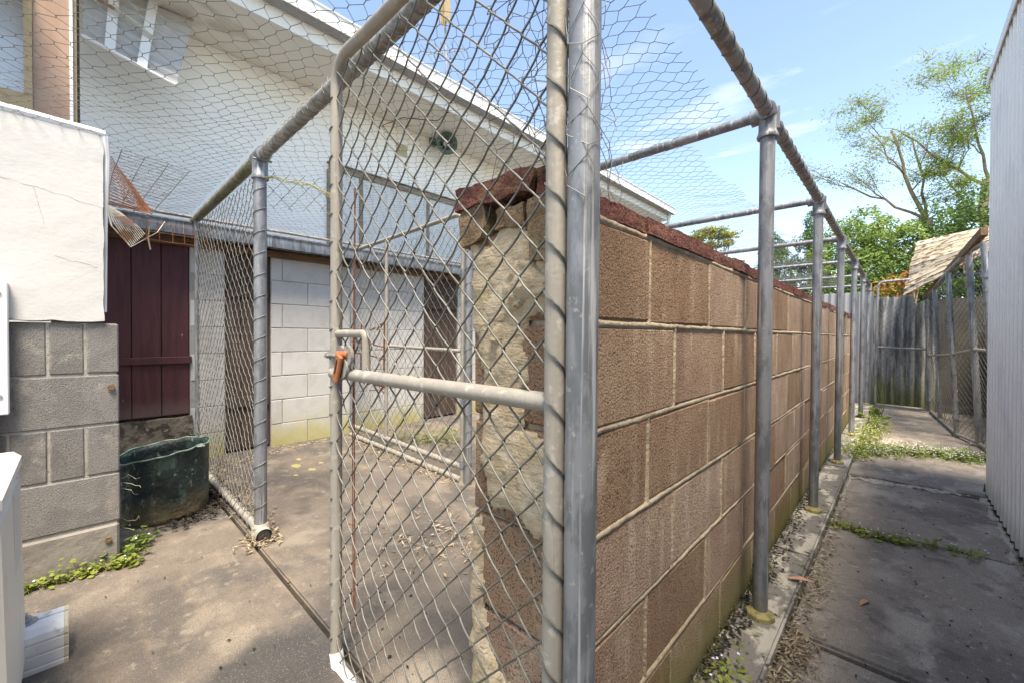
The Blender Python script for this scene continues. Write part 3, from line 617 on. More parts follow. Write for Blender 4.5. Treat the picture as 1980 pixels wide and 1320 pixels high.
# antenna on the roof
an = thing('antenna', 'tv antenna mast on the roof of the white house', 'antenna', (-5.2, 4, 4.1))
m_ = MB(); m_.tube([(-5.2, 4.0, 4.05), (-5.2, 3.98, 5.2), (-5.2, 3.95, 6.05)], .016, 8); m_.tube([(-5.2, 4, 4.4), (-4.9, 3.9, 4.08)], .01, 6); m_.build('mast', 'galv', an)
for z, ln, k in ((5.95, .10, 4), (5.3, .5, 9), (4.85, .35, 5)):
    m_ = MB()
    if z > 5.9:
        for s in (-1, 1): m_.box(-5.2 + s * .05, -5.2 + s * .05 + .03, 3.9, 4.0, z - .22, z + .1)
        m_.tube([(-5.2, 3.95, z - .3), (-5.2, 3.95, z + .1)], .012, 6)
    else:
        m_.tube([(-5.2 - ln * .5, 3.8, z), (-5.2 + ln * .5, 4.15, z)], .008, 6)
        for i in range(k):
            t = i / (k - 1) - .5; c = Vector((-5.2 + ln * t, 3.97 + .35 * t, z)); m_.tube([c + Vector((-.08, .17, .0)), c + Vector((.08, -.17, .03))], .005, 5)
    m_.build('antenna_elements', 'tan_frame' if z > 5.9 else 'galv', an)

# ------------------------------------------------------------------ white metal awning hanging over the window, upper left
aw = thing('metal_awning', 'white ribbed metal window awning with rusty stay below the eave', 'awning', (-4.2, .4, 3))
A = Vector((-4.1, .05, 2.93)); B = Vector((-3.9, .52, 2.72)); C_ = Vector((-4.35, .735, 3.75)); D_ = Vector((-4.45, .05, 3.75))
def bil(s, t): return A.lerp(B, s).lerp(D_.lerp(C_, s), t)
nrm = (B - A).cross(D_ - A).normalized()
if nrm.x < 0: nrm = -nrm
vs = []; fs = []; ns, ntt = 8, 96
for j in range(ntt + 1):
    for i in range(ns + 1): vs.append(bil(i / ns, j / ntt) + nrm * (.012 * math.sin(j * 2 * math.pi / 8)))
for j in range(ntt):
    for i in range(ns): a = j * (ns + 1) + i; fs.append((a, a + 1, a + ns + 2, a + ns + 1))
m_ = MB(); m_.add(vs, fs); m_.build('ribbed_sheet', 'awning_grey', aw, smooth=True)
m_ = MB(); m_.tube([bil(0, 0) + nrm * .02, bil(1, 0) + nrm * .02], .012, 6); m_.build('edge_bead', 'white_paint', aw)
for s in (.28, .62):
    m_ = MB(); p = [bil(s, 0) + nrm * .028, bil(s, 1) + nrm * .028]; d = (B - A).normalized() * .03
    m_.add([p[0] - d, p[0] + d, p[1] + d, p[1] - d, p[0] - d - nrm * .02, p[0] + d - nrm * .02, p[1] + d - nrm * .02, p[1] - d - nrm * .02], [(0, 1, 2, 3), (7, 6, 5, 4), (0, 4, 5, 1), (1, 5, 6, 2), (2, 6, 7, 3), (3, 7, 4, 0)]); m_.build('rib_strut', 'white_paint', aw)
m_ = MB(); m_.tube([bil(.0, .45) + nrm * .06, bil(.45, .36) + nrm * .07, bil(.68, .30) + nrm * .055], .012, 6); m_.build('stay_bar', 'rust_pale', aw)

# ------------------------------------------------------------------ pipe frame along the alley
pf = thing('pipe_fence', 'galvanised pipe frame of posts and rails standing along the brown wall', 'pipe frame', (-.336, .505, -.04))
ZR = 1.675
PY_ = [.505, 1.61, 2.80, 4.0, 5.25, 6.55, 7.8]
for i, y in enumerate(PY_):
    x = -.336
    r = .0228 if i else .0232
    top = ZR - .035 if i else 2.05
    m_ = MB(); m_.tube([(x, y, -.04), (x, y, top)], r, 24 if i < 3 else 12); po = m_.build('post', 'galv', pf, smooth=50)
    if i:
        m_ = MB(); m_.tube([(x, y, ZR - .085), (x, y, ZR - .078), (x, y, ZR - .07), (x, y, ZR - .06), (x, y, ZR + .005)], [.031, .033, .030, .0275, .0275], 20)
        m_.tube([(x, y - .035, ZR), (x, y + .035, ZR)], .0295, 18); m_.tube([(x - .05, y, ZR - .004), (x, y, ZR)], .0275, 16)
        m_.box(x + .006, x + .034, y - .006, y + .006, ZR - .06, ZR + .012); m_.build('clamp', 'galv', po, smooth=50)
        m_ = MB(); m_.tube([(x + .02, y - .028, ZR - .012), (x + .02, y + .03, ZR - .012)], .005, 6); m_.tube([(x + .02, y - .034, ZR - .012), (x + .02, y - .024, ZR - .012)], .009, 6); m_.build('bolt', 'zinc', po)
        m_ = MB(); m_.tube([(x, y, -.04), (x, y, -.024), (x, y, -.018), (x, y, -.012)], [.046, .044, .034, .027], 8 if i < 3 else 6); m_.build('base_flange', 'moss_paint', po, smooth=30)
m_ = MB(); m_.tube([(-.336, .3, ZR), (-.336, 7.85, ZR)], .0205, 16); rl = m_.build('top_rail', 'galv_rail', pf, smooth=50)
m_ = MB(); m_.helix((-.336, .52, ZR), (-.336, 7.7, ZR), .0215, .085, .0013, seg=12); m_.build('binding_wire', 'wire_dark', rl)
for i, y in enumerate(PY_[1:]):
    m_ = MB(); m_.tube([(-.36, y, ZR - .003), (-1.93 if i == 0 else -1.9, y + (.03 if i == 0 else 0), ZR + (.01 if i == 0 else -.005))], .0175, 12); m_.build('cross_rail', 'galv', pf, smooth=50)
# overhead rail from the shed across the yard
m_ = MB(); m_.tube([(-2.04, .567, 1.702), (-1.0, .567, 1.702), (-.1, .56, 1.70)], .0225, 16); r3 = m_.build('overhead_rail', 'galv_rail', pf, smooth=50)
m_ = MB(); m_.tube([(-3.58, .567, 1.69), (-2.06, .567, 1.702)], .0225, 16); r2 = m_.build('overhead_rail', 'moss_rail', pf, smooth=50, label='mossy overhead rail running to the shed gutter')
m_ = MB(); m_.helix((-3.5, .567, 1.691), (-2.1, .567, 1.702), .024, .03, .0011, seg=9, jit=.5); m_.helix((-2.05, .567, 1.702), (-.3, .56, 1.70), .024, .045, .0011, seg=9, jit=.5)
m_.build('binding_wire', 'wire_dark', r2)

# ------------------------------------------------------------------ chain link panels
def wraps(mb, x, y, z0, z1, rad, pitch, r=.0016, a0=-1.2, a1=3.0, rise=.045, ph=0):
    z = z0 + ph
    while z < z1:
        pts = []
        for k in range(11):
            t = k / 10; a = a0 + (a1 - a0) * t
            pts.append((x + math.cos(a) * (rad + r), y + math.sin(a) * (rad + r), z + rise * t + random.uniform(-.001, .001)))
        mb.tube(pts, r, 5, cap=False); z += pitch * random.uniform(.97, 1.03)
# left panel
lp = thing('chain_link_fence', 'chain link fence panel between the shed and the freestanding pipe post', 'fence panel', (-2.06, .565, 0))
m_ = MB(); m_.tube([(-2.07, .565, .02), (-2.07, .565, 1.66)], .0255, 20); pp = m_.build('post', 'galv', lp, smooth=50)
m_ = MB(); m_.tube([(-2.07, .565, 1.60), (-2.07, .565, 1.612), (-2.07, .565, 1.62), (-2.07, .565, 1.70)], [.034, .036, .031, .031], 18); m_.tube([(-2.12, .567, 1.70), (-2.02, .567, 1.702)], .032, 18); m_.tube([(-2.04, .53, 1.675), (-2.03, .60, 1.675)], .005, 6)
m_.build('clamp', 'galv', pp, smooth=50)
m_ = MB(); m_.tube([(-2.07, .565, .005), (-2.07, .565, .03), (-2.07, .565, .06), (-2.07, .565, .075)], [.036, .037, .035, .029], 18)
m_.tube([(-2.10, .567, .035), (-2.01, .562, .035)], .032, 18, cap=False); m_.build('elbow', 'lichen_pale', pp, smooth=50)
m_ = MB(); m_.tube([(-2.03, .5625, .035), (-2.0095, .562, .035)], .025, 16); m_.build('pipe_bore', 'debris', pp)
m_ = MB(); m_.tube([(-3.45, .567, .04), (-2.1, .567, .035)], .019, 12); br = m_.build('bottom_rail', 'gate_pipe', lp, smooth=50)
m_ = MB(); m_.helix((-3.4, .567, .04), (-2.12, .567, .035), .02, .075, .0026, seg=10); m_.build('binding_wire', 'wire', br)
P0, P1 = chain_link((-3.46, .563), (1, .001), 1.385, .05, 1.67, r=.0017)
V, F = wires(P0, P1, .0017, 4); np_mesh('chain_link', V, F, 'wire', lp, kind='stuff')
m_ = MB(); wraps(m_, -2.07, .565, .12, 1.6, .0255, .093, .0016, -3.0, .6, .05); m_.build('wire_loops', 'wire_dark', lp, kind='stuff')
m_ = MB()                                                     # selvedge where the panel meets the shed
m_.tube([(-3.46, .565, .03), (-3.46, .565, 1.68)], .013, 8); m_.build('stile', 'galv', lp, smooth=50)
# flap of loose chain link beside the post
fl = thing('loose_chain_link', 'torn flap of loose chain link hanging between post and gate under the rail', 'wire mesh', (-2.03, .57, 1.6))
P0, P1 = chain_link((-2.035, .575), (.25, .24), .36, 1.36, 1.66, w=.036, h=.037, r=.0013, bulge=.002, clip=lambda u, z: (z < 1.625 - .17 * u + .012 * np.sin(u * 87)) & (z > 1.485 - .22 * u + .02 * np.sin(u * 87 + 1)))
V, F = wires(P0, P1, .0013, 4); np_mesh('chain_link', V, F, 'wire_dark', fl, kind='stuff')
m_ = MB(); pts = [(-2.03 + .24 * t, .57 + .235 * t + .006 * math.sin(t * 9), 1.60 - .09 * t * t + .005 * math.sin(t * 14)) for t in np.linspace(0, 1, 24)]
m_.tube(pts, .0022, 5); m_.tube([(p[0], p[1] + .004, p[2] - .008 + .005 * math.sin(i)) for i, p in enumerate(pts)], .0018, 5)
for i in range(12):
    p = Vector(random.choice(pts)); m_.tube([p, p + Vector((random.uniform(-.02, .02), random.uniform(-.01, .01), random.uniform(-.035, .01)))], .0012, 4)
tag(m_.build('dry_vine', 'vine'), 'dry yellow vine twined through the torn chain link flap', 'vine')

# inner partition
ip = thing('inner_partition', 'chain link partition with gate further back in the yard', 'fence panel', (-1.96, 1.66, 0))
za = 1.675
m_ = MB(); pts = [(-1.985, 1.66, 0), (-1.985, 1.66, za - .09)] + arc_bend((-1.985, 1.66, za), (0, 0, 1), (-1, 0, 0), .07) + [(-3.62, 1.72, za - .01)]
m_.tube(pts, .015, 12); m_.build('frame_tube', 'gate_pipe', ip, smooth=50)
m_ = MB(); m_.tube([(-1.925, 1.655, -.02), (-1.925, 1.655, 1.68)], .0235, 16); po = m_.build('post', 'galv', ip, smooth=50)
m_ = MB(); wraps(m_, -1.925, 1.655, .1, 1.6, .0235, .1, .0016, -3.2, .5, .05); m_.build('wire_loops', 'wire_dark', po, kind='stuff')
for z in (.115, 1.3, .5):
    m_ = MB(); m_.tube([(-1.985, 1.66, z - .025), (-1.985, 1.66, z + .025)], .019, 12); m_.box(-1.985, -1.925, 1.652, 1.664, z - .015, z + .015); m_.build('hinge', 'galv', ip)
m_ = MB(); m_.tube([(-2.0, 1.66, .82), (-2.9, 1.69, .83)], .0125, 10); m_.build('mid_rail', 'gate_pipe', ip, smooth=50)
for z, yy in ((.095, 1.66), (.02, 1.645)):
    m_ = MB(); m_.tube([(-1.985, yy, z), (-3.6, yy + .06, z)], .019, 10); o_ = m_.build('bottom_rail', 'gate_pipe', ip, smooth=50)
    m_ = MB(); m_.helix((-2.0, yy, z), (-3.58, yy + .06, z), .02, .07, .0024, seg=9); m_.build('binding_wire', 'wire', o_)
m_ = MB(); m_.tube([(-2.97, 1.695, .02), (-2.97, 1.695, 1.66)], .014, 10); m_.build('stile', 'gate_pipe', ip, smooth=50)
m_ = MB(); m_.tube([(-3.6, 1.72, 0), (-3.6, 1.72, 1.68)], .024, 12); m_.build('post', 'galv', ip, smooth=50)
P0, P1 = chain_link((-3.62, 1.722), (1, -.037), 1.66, .07, 1.66, r=.0016)
V, F = wires(P0, P1, .0015, 3); np_mesh('chain_link', V, F, 'wire', ip, kind='stuff')

# ------------------------------------------------------------------ the gate in front
gate = thing('chain_link_gate', 'tall chain link gate in pale pipe frame closed beside the big corner post', 'gate', (-.375, .5, 0))
xl, xr, yg = -1.138, -.376, .497
m_ = MB(); pts = [(xl, yg, -.03), (xl, yg, 1.56)] + arc_bend((xl, yg, 1.665), (0, 0, 1), (1, 0, .0), .07) + [(-.9, yg + .004, 1.668), (-.1, yg, 1.675)]
m_.tube(pts, .0155, 16); m_.build('left_stile', 'gate_pipe', gate, smooth=50, label='latch side stile curving into the top tube')
m_ = MB(); m_.tube([(xr, yg - .004, -.05), (xr, yg - .004, 1.9)], .0158, 20); m_.build('right_stile', 'gate_pipe', gate, smooth=50)
m_ = MB(); m_.tube([(xl - .002, yg - .008, .813), (xl + .05, yg - .004, .815), (xr - .01, yg, .818)], .0155, 16); m_.build('mid_rail', 'gate_pipe', gate, smooth=50)
m_ = MB(); m_.tube([(xl, yg, .03)] + arc_bend((xl + .005, yg, -.012), (0, 0, -1), (1, 0, 0), .03) + [(-.9, yg, -.015), (xr, yg, -.015)], .0185, 14); m_.build('bottom_rail', 'white_paint', gate, smooth=50, label='whitish bottom tube of the gate')
m_ = MB(); m_.tube([(xl, yg, .921), (xl + .155, yg, .921)] + arc_bend((xl + .17, yg, .921), (1, 0, 0), (0, 0, -1), .012) + [(xl + .17, yg, .82)], .0105, 10); m_.build('latch_frame', 'gate_pipe', gate, smooth=50)
lt = MB()
for dx in (-.018, .022): lt.tube([(xl + .088 + dx, yg - .022, .865), (xl + .088 + dx, yg - .014, .865)], .026, 14)
lt.tube([(xl + .088, yg - .026, .835), (xl + .088, yg - .012, .835)], .03, 14); lt.build('latch_fork', 'galv_rail', gate, smooth=30)
m_ = MB(); m_.tube([(xl - .014, yg - .018, .862), (xl + .05, yg - .012, .862)], .0055, 8); m_.tube([(xl - .018, yg - .018, .862), (xl - .012, yg - .018, .862)], .009, 8); m_.build('latch_bolt', 'galv_rail', gate)
lk = thing('rusty_lock', 'orange rusted hasp and pin hanging from the gate latch', 'lock', (xl + .05, yg - .04, .83))
m_ = MB(); m_.tube([(xl + .078, yg - .03, .868), (xl + .115, yg - .018, .868)], .0095, 10); m_.build('pin', 'rust_orange', lk, smooth=50)
m_ = MB(); q = Matrix.Rotation(R(22), 3, 'Y'); m_.cbox((xl + .086, yg - .034, .832), (.028, .010, .075), .003, 0, q); m_.build('hasp', 'rust_orange', lk)
m_ = MB(); m_.cbox((xl + .0865, yg - .0402, .838), (.006, .0012, .038), .0002, 0, q); m_.build('slot', 'debris', lk)
P0, P1 = chain_link((xl + .012, yg - .001), (1, 0), .75, -.0, 1.66, r=.0017, bulge=.0028)
V, F = wires(P0, P1, .0020, 6); np_mesh('chain_link', V, F, 'wire', gate, kind='stuff')
P0, P1 = chain_link((-1.0, yg - .001), (1, 0), .64, 1.66, 2.0, r=.0017, bulge=.0028)
m_ = MB(); wraps(m_, xl, yg, .06, 1.55, .0155, .078, .0017, 1.8, 5.2, .018)
wraps(m_, xr, yg - .004, .05, 1.85, .0158, .0785, .0018, -2.2, .8, -.05); m_.build('wire_loops', 'wire', gate, kind='stuff')
# rusty wire mesh scrap near latch
rw = MB(); xx = xl + .035
rw.tube([(xx, .53, .15), (xx + .004, .525, .6), (xx, .53, 1.0), (xx + .005, .53, 1.32)], .0014, 5); rw.tube([(xx + .006, .532, .1), (xx + .002, .53, .8), (xx + .008, .53, 1.32)], .0018, 5)
for z in (.90, .87, .80): rw.tube([(xx - .01, .53, z), (xx + .08, .532, z - .004), (xx + .17, .53, z - .012)], .0018, 5)
for dx in (.045, .165): rw.tube([(xx + dx, .53, .95), (xx + dx - .003, .53, .79)], .0022, 5)
for k in range(16):
    p = Vector((xx + random.uniform(0, .18), .525, random.choice([.93, .87, .79]))); rw.tube([p, p + Vector((random.uniform(-.03, .03), random.uniform(-.01, .01), random.uniform(-.02, .02)))], .0018, 4)
for k in range(14): 
    z = random.uniform(.15, 1.3); rw.tube([(xx, .53, z), (xx + random.uniform(-.02, .02), .52, z + random.uniform(-.015, .02))], .0015, 4)
tag(rw.build('rusty_wire', 'rust'), 'rusty brown wires of a scrap mesh tied behind the gate latch', 'wire')

# ------------------------------------------------------------------ chicken wire netting
def netting(name, x0, x1, y0, y1, zf, px=.036, py=.048, t=.012, r=.0009, keep=None, m='net_wire', label='', swap=None, jit=.003):
    I = int((x1 - x0) / px); J = int((y1 - y0) / py)
    ii, jj = np.meshgrid(np.arange(I), np.arange(J), indexing='ij')
    X = x0 + ii * px; Y = y0 + (jj + .5 * (ii % 2)) * py
    jx = rng.normal(0, jit, X.shape); jy = rng.normal(0, jit, X.shape)
    def fin(Xa, Ya):
        out = np.empty(Xa.shape + (3,)); 
        for idx in np.ndindex(Xa.shape): out[idx] = zf(Xa[idx], Ya[idx])
        return out
    A = fin(X - t / 2 + jx, Y + jy); B = fin(X + t / 2 + jx, Y + jy)
    s0 = [A.reshape(-1, 3)]; s1 = [B.reshape(-1, 3)]; rr = [np.full(A.shape[0] * A.shape[1], r * 1.35)]
    for i in range(I - 1):
        for d in (0, 1):
            j2 = np.arange(J) + (d - 1 if i % 2 == 0 else d); ok = (j2 >= 0) & (j2 < J)
            s0.append(B[i][ok]); s1.append(A[i + 1][j2[ok]]); rr.append(np.full(ok.sum(), r))
    s0 = np.concatenate(s0); s1 = np.concatenate(s1); rr = np.concatenate(rr)
    if keep is not None:
        ok = keep(s0) & keep(s1); s0, s1, rr = s0[ok], s1[ok], rr[ok]
    V, F = wires(s0, s1, rr, 3)
    return tag(np_mesh(name, V, F, m), label, 'wire netting')
def nz(x, y, f, s=0): return mn.noise(Vector((x * f, y * f, s)))
def roofnet(x, y):
    d = abs(y - .567); sag = -.05 * (1 - math.exp(-d / .5)) if y > .567 else -.04 * math.sin(min(1, d / 1.0) * math.pi)
    z = 1.712 + sag + nz(x, y, 1.6) * .035 * min(1, d * 3) + nz(x, y, 6, 3) * .012 * min(1, d * 4 + .2)
    b = math.exp(-((y - .3) / .12) ** 2) * math.exp(-((x + 3.0) / .8) ** 2); z += nz(x, y, 14, 8) * .03 * b
    return (x + nz(x, y, 5, 5) * .02, y + nz(x, y, 5, 7) * .02, z)
def keep_near(p):
    x, y = p[:, 0], p[:, 1]
    return ((x > -2.285) & (y <= .567) | (y > .085) & (y <= .567)) & (x > -3.52)
netting('wire_netting', -3.55, -.35, -.75, .58, roofnet, keep=keep_near, m='net_wire', label='hexagonal wire netting roof stretched from the white parapet to the overhead rail', r=.00095)
def far(x, y):
    z = 1.70 - .045 * math.sin(((y - .567) % 1.2) / 1.2 * math.pi) + nz(x, y, 1.3, 2) * .03 + nz(x, y, 7, 4) * .012
    return (x + nz(x, y, 5, 5) * .02, y + nz(x, y, 5, 7) * .02, z)
def keep_far(p):
    x, y = p[:, 0], p[:, 1]
    e = np.where(y < 1.55, -.385, -.60) + .02 * np.sin(y * 9)
    return (y > .567) & (x < e)
netting('wire_netting', -3.55, -.36, .55, 7.8, far, keep=keep_far, m='net_wire', label='hexagonal wire netting roof sagging over the dog run beyond the overhead rail', r=.0008, px=.038, py=.05)
def drape(x, y):     # x used as height coordinate here
    z = 1.19 + (x) ; return (-.44 + .035 * math.sin(y * 6) + nz(y, z, 4, 9) * .06 + nz(y, z, 14, 2) * .02, y + nz(y, z, 9, 1) * .03, z + nz(y, z, 9, 3) * .02)
netting('wire_netting', 0, .52, .50, .95, drape, keep=lambda p: (p[:, 2] < 1.72) & (p[:, 1] < .9 - (p[:, 2] - 1.2) * .1), m='net_wire', label='crumpled wire netting hanging down behind the corner post onto the wall end', r=.0009, px=.034, py=.044, jit=.006)
def drape2(x, y):
    z = 1.17 + x; return (y + nz(y, z, 6, 4) * .03, .60 + .03 * math.sin(y * 11) + nz(y, z, 5, 9) * .05, z + nz(y, z, 8, 3) * .03)
netting('wire_netting', 0, .55, -.62, -.38, drape2, keep=lambda p: p[:, 2] < 1.71, m='wire_dark', label='tangled wire netting standing over the tilted red coping stone', r=.0009, px=.034, py=.044, jit=.007)
# end of the netting wound round the big corner post
def wound(x, y):
    a = -2.9 + y / .0246 + .25 * math.sin(x * 9); rr = .0272 + .0025 * abs(nz(x, y, 30, 2)); return (-.336 + math.cos(a) * rr, .505 + math.sin(a) * rr, 1.10 + x + .010 * math.sin(y * 40))
netting('wire_netting', 0, .85, 0, .125, wound, px=.034, py=.042, r=.0007, jit=.004, m='net_wire', label='end of wire netting wound round the upper part of the corner post')

# ------------------------------------------------------------------ wire basket hanging from the shed gutter
cg = thing('wire_basket', 'bent rusty wire grid basket hanging beside the white wall over the maroon door', 'wire basket', (-3.3, .3, 1.6))
def grid(mb, A, B, C, D, nu, nv, r, sagf=0):
    A, B, C, D = map(Vector, (A, B, C, D))
    def q(s, t):
        p = A.lerp(B, s).lerp(D.lerp(C, s), t); p.x += sagf * math.sin(math.pi * s) * math.sin(math.pi * t); return p + mn.noise_vector(p * 8) * .008
    for i in range(nu + 1): mb.tube([q(i / nu, t / 8) for t in range(9)], r * 1.3, 4, cap=False)
    for j in range(nv + 1): mb.tube([q(t / 8, j / nv) for t in range(9)], r, 4, cap=False)
m_ = MB(); grid(m_, (-3.2, .18, 1.945), (-3.2, .493, 1.918), (-3.25, .30, 1.60), (-3.25, .115, 1.64), 3, 19, .0016, .0); m_.build('back_grid', 'wire_dark', cg)
m_ = MB(); grid(m_, (-3.2, .125, 1.91), (-3.05, .13, 1.6), (-3.1, .30, 1.60), (-3.2, .31, 1.64), 16, 3, .0017, .02); m_.build('side_grid', 'rust', cg)
m_ = MB()
for i in range(11):
    t = i / 10; m_.tube([(-3.2, .12 + .05 * t, 1.63 - .03 * t), (-3.15, .15 + .10 * t, 1.52 - .0 * t), (-3.12, .215 + .06 * t, 1.395 + .08 * t)], .0022, 5)
m_.tube([(-3.12, .215, 1.395), (-3.14, .33, 1.5), (-3.2, .37, 1.58)], .0024, 5); m_.tube([(-3.2, .118, 1.63), (-3.14, .14, 1.5), (-3.12, .215, 1.395)], .003, 5); m_.build('bent_bars', 'rust_pale', cg)
m_ = MB(); grid(m_, (-3.45, .25, 1.62), (-3.45, .62, 1.60), (-3.45, .62, 1.50), (-3.45, .25, 1.51), 6, 2, .0018); m_.build('hook_grid', 'rust', cg)
m_ = MB(); m_.tube([(-3.3, .31, 1.56), (-3.3, .305, 1.48), (-3.3, .315, 1.42)], .004, 5); tag(m_.build('cord', 'twig'), 'short pale cord dangling from the wire basket', 'cord')

# ------------------------------------------------------------------ dented copper tub
bk = thing('copper_tub', 'dented dark green metal tub standing in the corner by the maroon door', 'tub', (-2.75, .31, 0))
def tubshape(rin, name, m, flip=False, z0=.0):
    vs = []; fs = []; n = 64; rows = 16
    for j in range(rows + 1):
        t = j / rows
        for k in range(n):
            a = 2 * math.pi * k / n; x = math.cos(a); y = math.sin(a)
            r = (rin + .012 * t) * (1 + .05 * mn.noise(Vector((x * 1.3, y * 1.3, t))) + .025 * mn.noise(Vector((x * 4, y * 4, t * 3))) * (1.6 - t))
            z = z0 + t * (.325 + .03 * (x * .3 + y * .9)) + (.012 * mn.noise(Vector((x * 3, y * 3, 5))) if j == rows else 0)
            if j == rows: r *= 1.025
            if j == rows - 1: r *= 1.0
            vs.append((-2.75 + x * r, .305 + y * r * .93, z))
    for j in range(rows):
        for k in range(n): fs.append((j * n + k, j * n + (k + 1) % n, (j + 1) * n + (k + 1) % n, (j + 1) * n + k))
    fs.append(tuple(range(n))[::-1])
    mb = MB(); mb.add(vs, fs); o = mb.build(name, m, bk, smooth=True); so = o.modifiers.new('s', 'SOLIDIFY'); so.thickness = .003; return o
tubshape(.195, 'tub_body', 'copper')
rim = []
for k in range(65):
    a = 2 * math.pi * k / 64; x = math.cos(a); y = math.sin(a)
    r = .207 * 1.025 * (1 + .05 * mn.noise(Vector((x * 1.3, y * 1.3, 1))) + .025 * mn.noise(Vector((x * 4, y * 4, 3))) * .6)
    rim.append((-2.75 + x * r, .305 + y * r * .93, .325 + .03 * (x * .3 + y * .9) + .012 * mn.noise(Vector((x * 3, y * 3, 5)))))
MT['patina'] = mat('patina', (.2, .27, .23), [((.07, .1, .09), 24, .5, .6, .8)], .6, .2)
m_ = MB(); m_.tube(rim[:-1], .0045, 6, closed=True); m_.build('tub_rim', 'patina', bk, smooth=True)
m_ = MB(); m_.cbox((-2.57, .43, .355), (.05, .03, .006), .002, .003); m_.build('bent_lip', 'patina', bk)

# ------------------------------------------------------------------ air conditioner, its foot, cable cover
ac = thing('air_conditioner', 'off-white outdoor air conditioner unit cut by the left edge', 'air conditioner', (-1.6, -.5, 0))
m_ = MB(); m_.box(-1.748, -1.3, -.9, -.106, .03, .545, .016); m_.v = [(x, y + (.545 - z) * .018, z) for x, y, z in m_.v]; m_.build('casing', 'ac', ac, smooth=20)
m_ = MB(); m_.box(-1.75, -1.29, -.905, -.102, .549, .598, .014); m_.build('lid', 'ac', ac, smooth=20)
m_ = MB()
for i in range(15): m_.box(-1.70 + i * .011, -1.694 + i * .011, -.1085, -.102, .30, .53)
m_.build('louvres', 'ac', ac)
m_ = MB(); m_.box(-1.735, -1.70, -.1078, -.1062, .49, .535); m_.build('sticker', 'white_paint', ac)
m_ = MB()
for i in range(5): m_.box(-1.731, -1.716, -.1061, -.1057, .494 + i * .008, .498 + i * .008)
m_.build('sticker_print', 'debris', ac)
m_ = MB(); m_.box(-1.713, -1.704, -.1061, -.1057, .50, .528); m_.build('sticker_mark', 'rust', ac)
ft = thing('mounting_block', 'white plastic mounting block with a bolt under the air conditioner', 'mounting block', (-1.72, -.2, 0))
m_ = MB()
x0, x1 = -1.80, -1.685
prof = [(x0, .0), (x0, .1), (x0 + .012, .112), (x0 + .04, .112), (x0 + .042, .104), (x0 + .048, .104), (x0 + .05, .112), (x1 - .02, .112), (x1 - .004, .098), (x1, .082), (x1 - .004, .08), (x1 - .004, .076), (x1, .074), (x1, .050), (x1 - .004, .048), (x1 - .004, .044), (x1, .042), (x1, .018), (x1 - .004, .016), (x1 - .004, .013), (x1 + .002, .011), (x1 + .002, .0)]
k = len(prof); m_.add([(a, -.5, b) for a, b in prof] + [(a, -.026, b) for a, b in prof], [(i, (i + 1) % k, k + (i + 1) % k, k + i) for i in range(k)]); m_.build('body', 'plastic', ft)
m_ = MB(); m_.add([(a + .0, -.0255, b) for a, b in prof] + [(a, -.018, b) for a, b in prof], [(i, (i + 1) % k, k + (i + 1) % k, k + i) for i in range(k)] + [tuple(range(k, 2 * k))]); m_.build('end_cap', 'cream', ft)
m_ = MB(); m_.tube([(-1.755, -.10, .113), (-1.755, -.10, .116)], .024, 20); m_.tube([(-1.755, -.10, .116), (-1.755, -.10, .128)], .013, 6); m_.tube([(-1.755, -.10, .128), (-1.755, -.10, .138)], .006, 10); m_.build('bolt', 'zinc', ft)
cv = thing('cover_strip', 'white metal cover strip with two screws on the left wall', 'cover strip', (-2.25, -.2, .6))
m_ = MB(); m_.box(-2.266, -2.235, -.26, -.158, .635, 1.09, .003); m_.build('cover', 'white_paint', cv)
for z in (.70, 1.05):
    m_ = MB(); m_.tube([(-2.236, -.178, z), (-2.231, -.178, z)], .006, 8); m_.build('screw', 'zinc', cv)
m_ = MB(); m_.box(-2.262, -2.24, -.35, -.185, -.0, .63, .004); m_.build('conduit', 'white_paint', cv)

# ------------------------------------------------------------------ white metal shed on the right
ms = thing('metal_shed', 'white ribbed metal shed wall on the right side of the alley', 'shed', (.45, 1.5, -.08))
XW = .425; ya, yb = -1.2, 4.0; bot = -.06
n = 0; period = .1
prof = [(0, 0), (.05, 0), (.058, .016), (.082, .016), (.09, 0)]
shx = 0.0
sheetw = period * 8
y = yb; cnt = 0
while y > ya:
    m_ = MB(); vs = []; fs = []; pts = []
    for i in range(8):
        for (a, d) in prof: pts.append((y - i * period - a, d))
    pts.append((y - sheetw, 0))
    for (yy, d) in pts: vs += [(XW - d, yy, bot), (XW - d - .02, yy, 2.56)]
    for i in range(len(pts) - 1): fs.append((2 * i, 2 * i + 1, 2 * i + 3, 2 * i + 2))
    m_.add(vs, fs); m_.build('wall_sheet', 'steel_wall', ms); y -= sheetw
m_ = MB(); m_.box(XW + .004, 3.2, ya, yb - .012, bot, 2.52); m_.build('shed_body', 'steel_wall', ms)
m_ = MB(); m_.box(XW - .045, XW + .08, ya, yb + .025, 2.56, 2.60, .003); m_.box(XW - .047, XW - .042, ya, yb + .025, 2.53, 2.565); m_.build('barge_capping', 'white_paint', ms)
m_ = MB(); m_.box(XW + .002, XW + .03, yb - .008, yb + .006, bot, 2.55); m_.build('corner_flashing', 'white_paint', ms)
b = MB()
for i in range(700):
    yy = random.uniform(ya, yb); k = round(yy / period) * period + period * .35; b.tube([(XW - .012 + random.uniform(-.004, .004), k + random.uniform(-.006, .006), -.08), (XW - .012, k + random.uniform(-.006, .006), -.05 + random.uniform(0, .035) )], [.005, .002], 4)
b.build('moss_edge', 'moss', ms, kind='stuff')

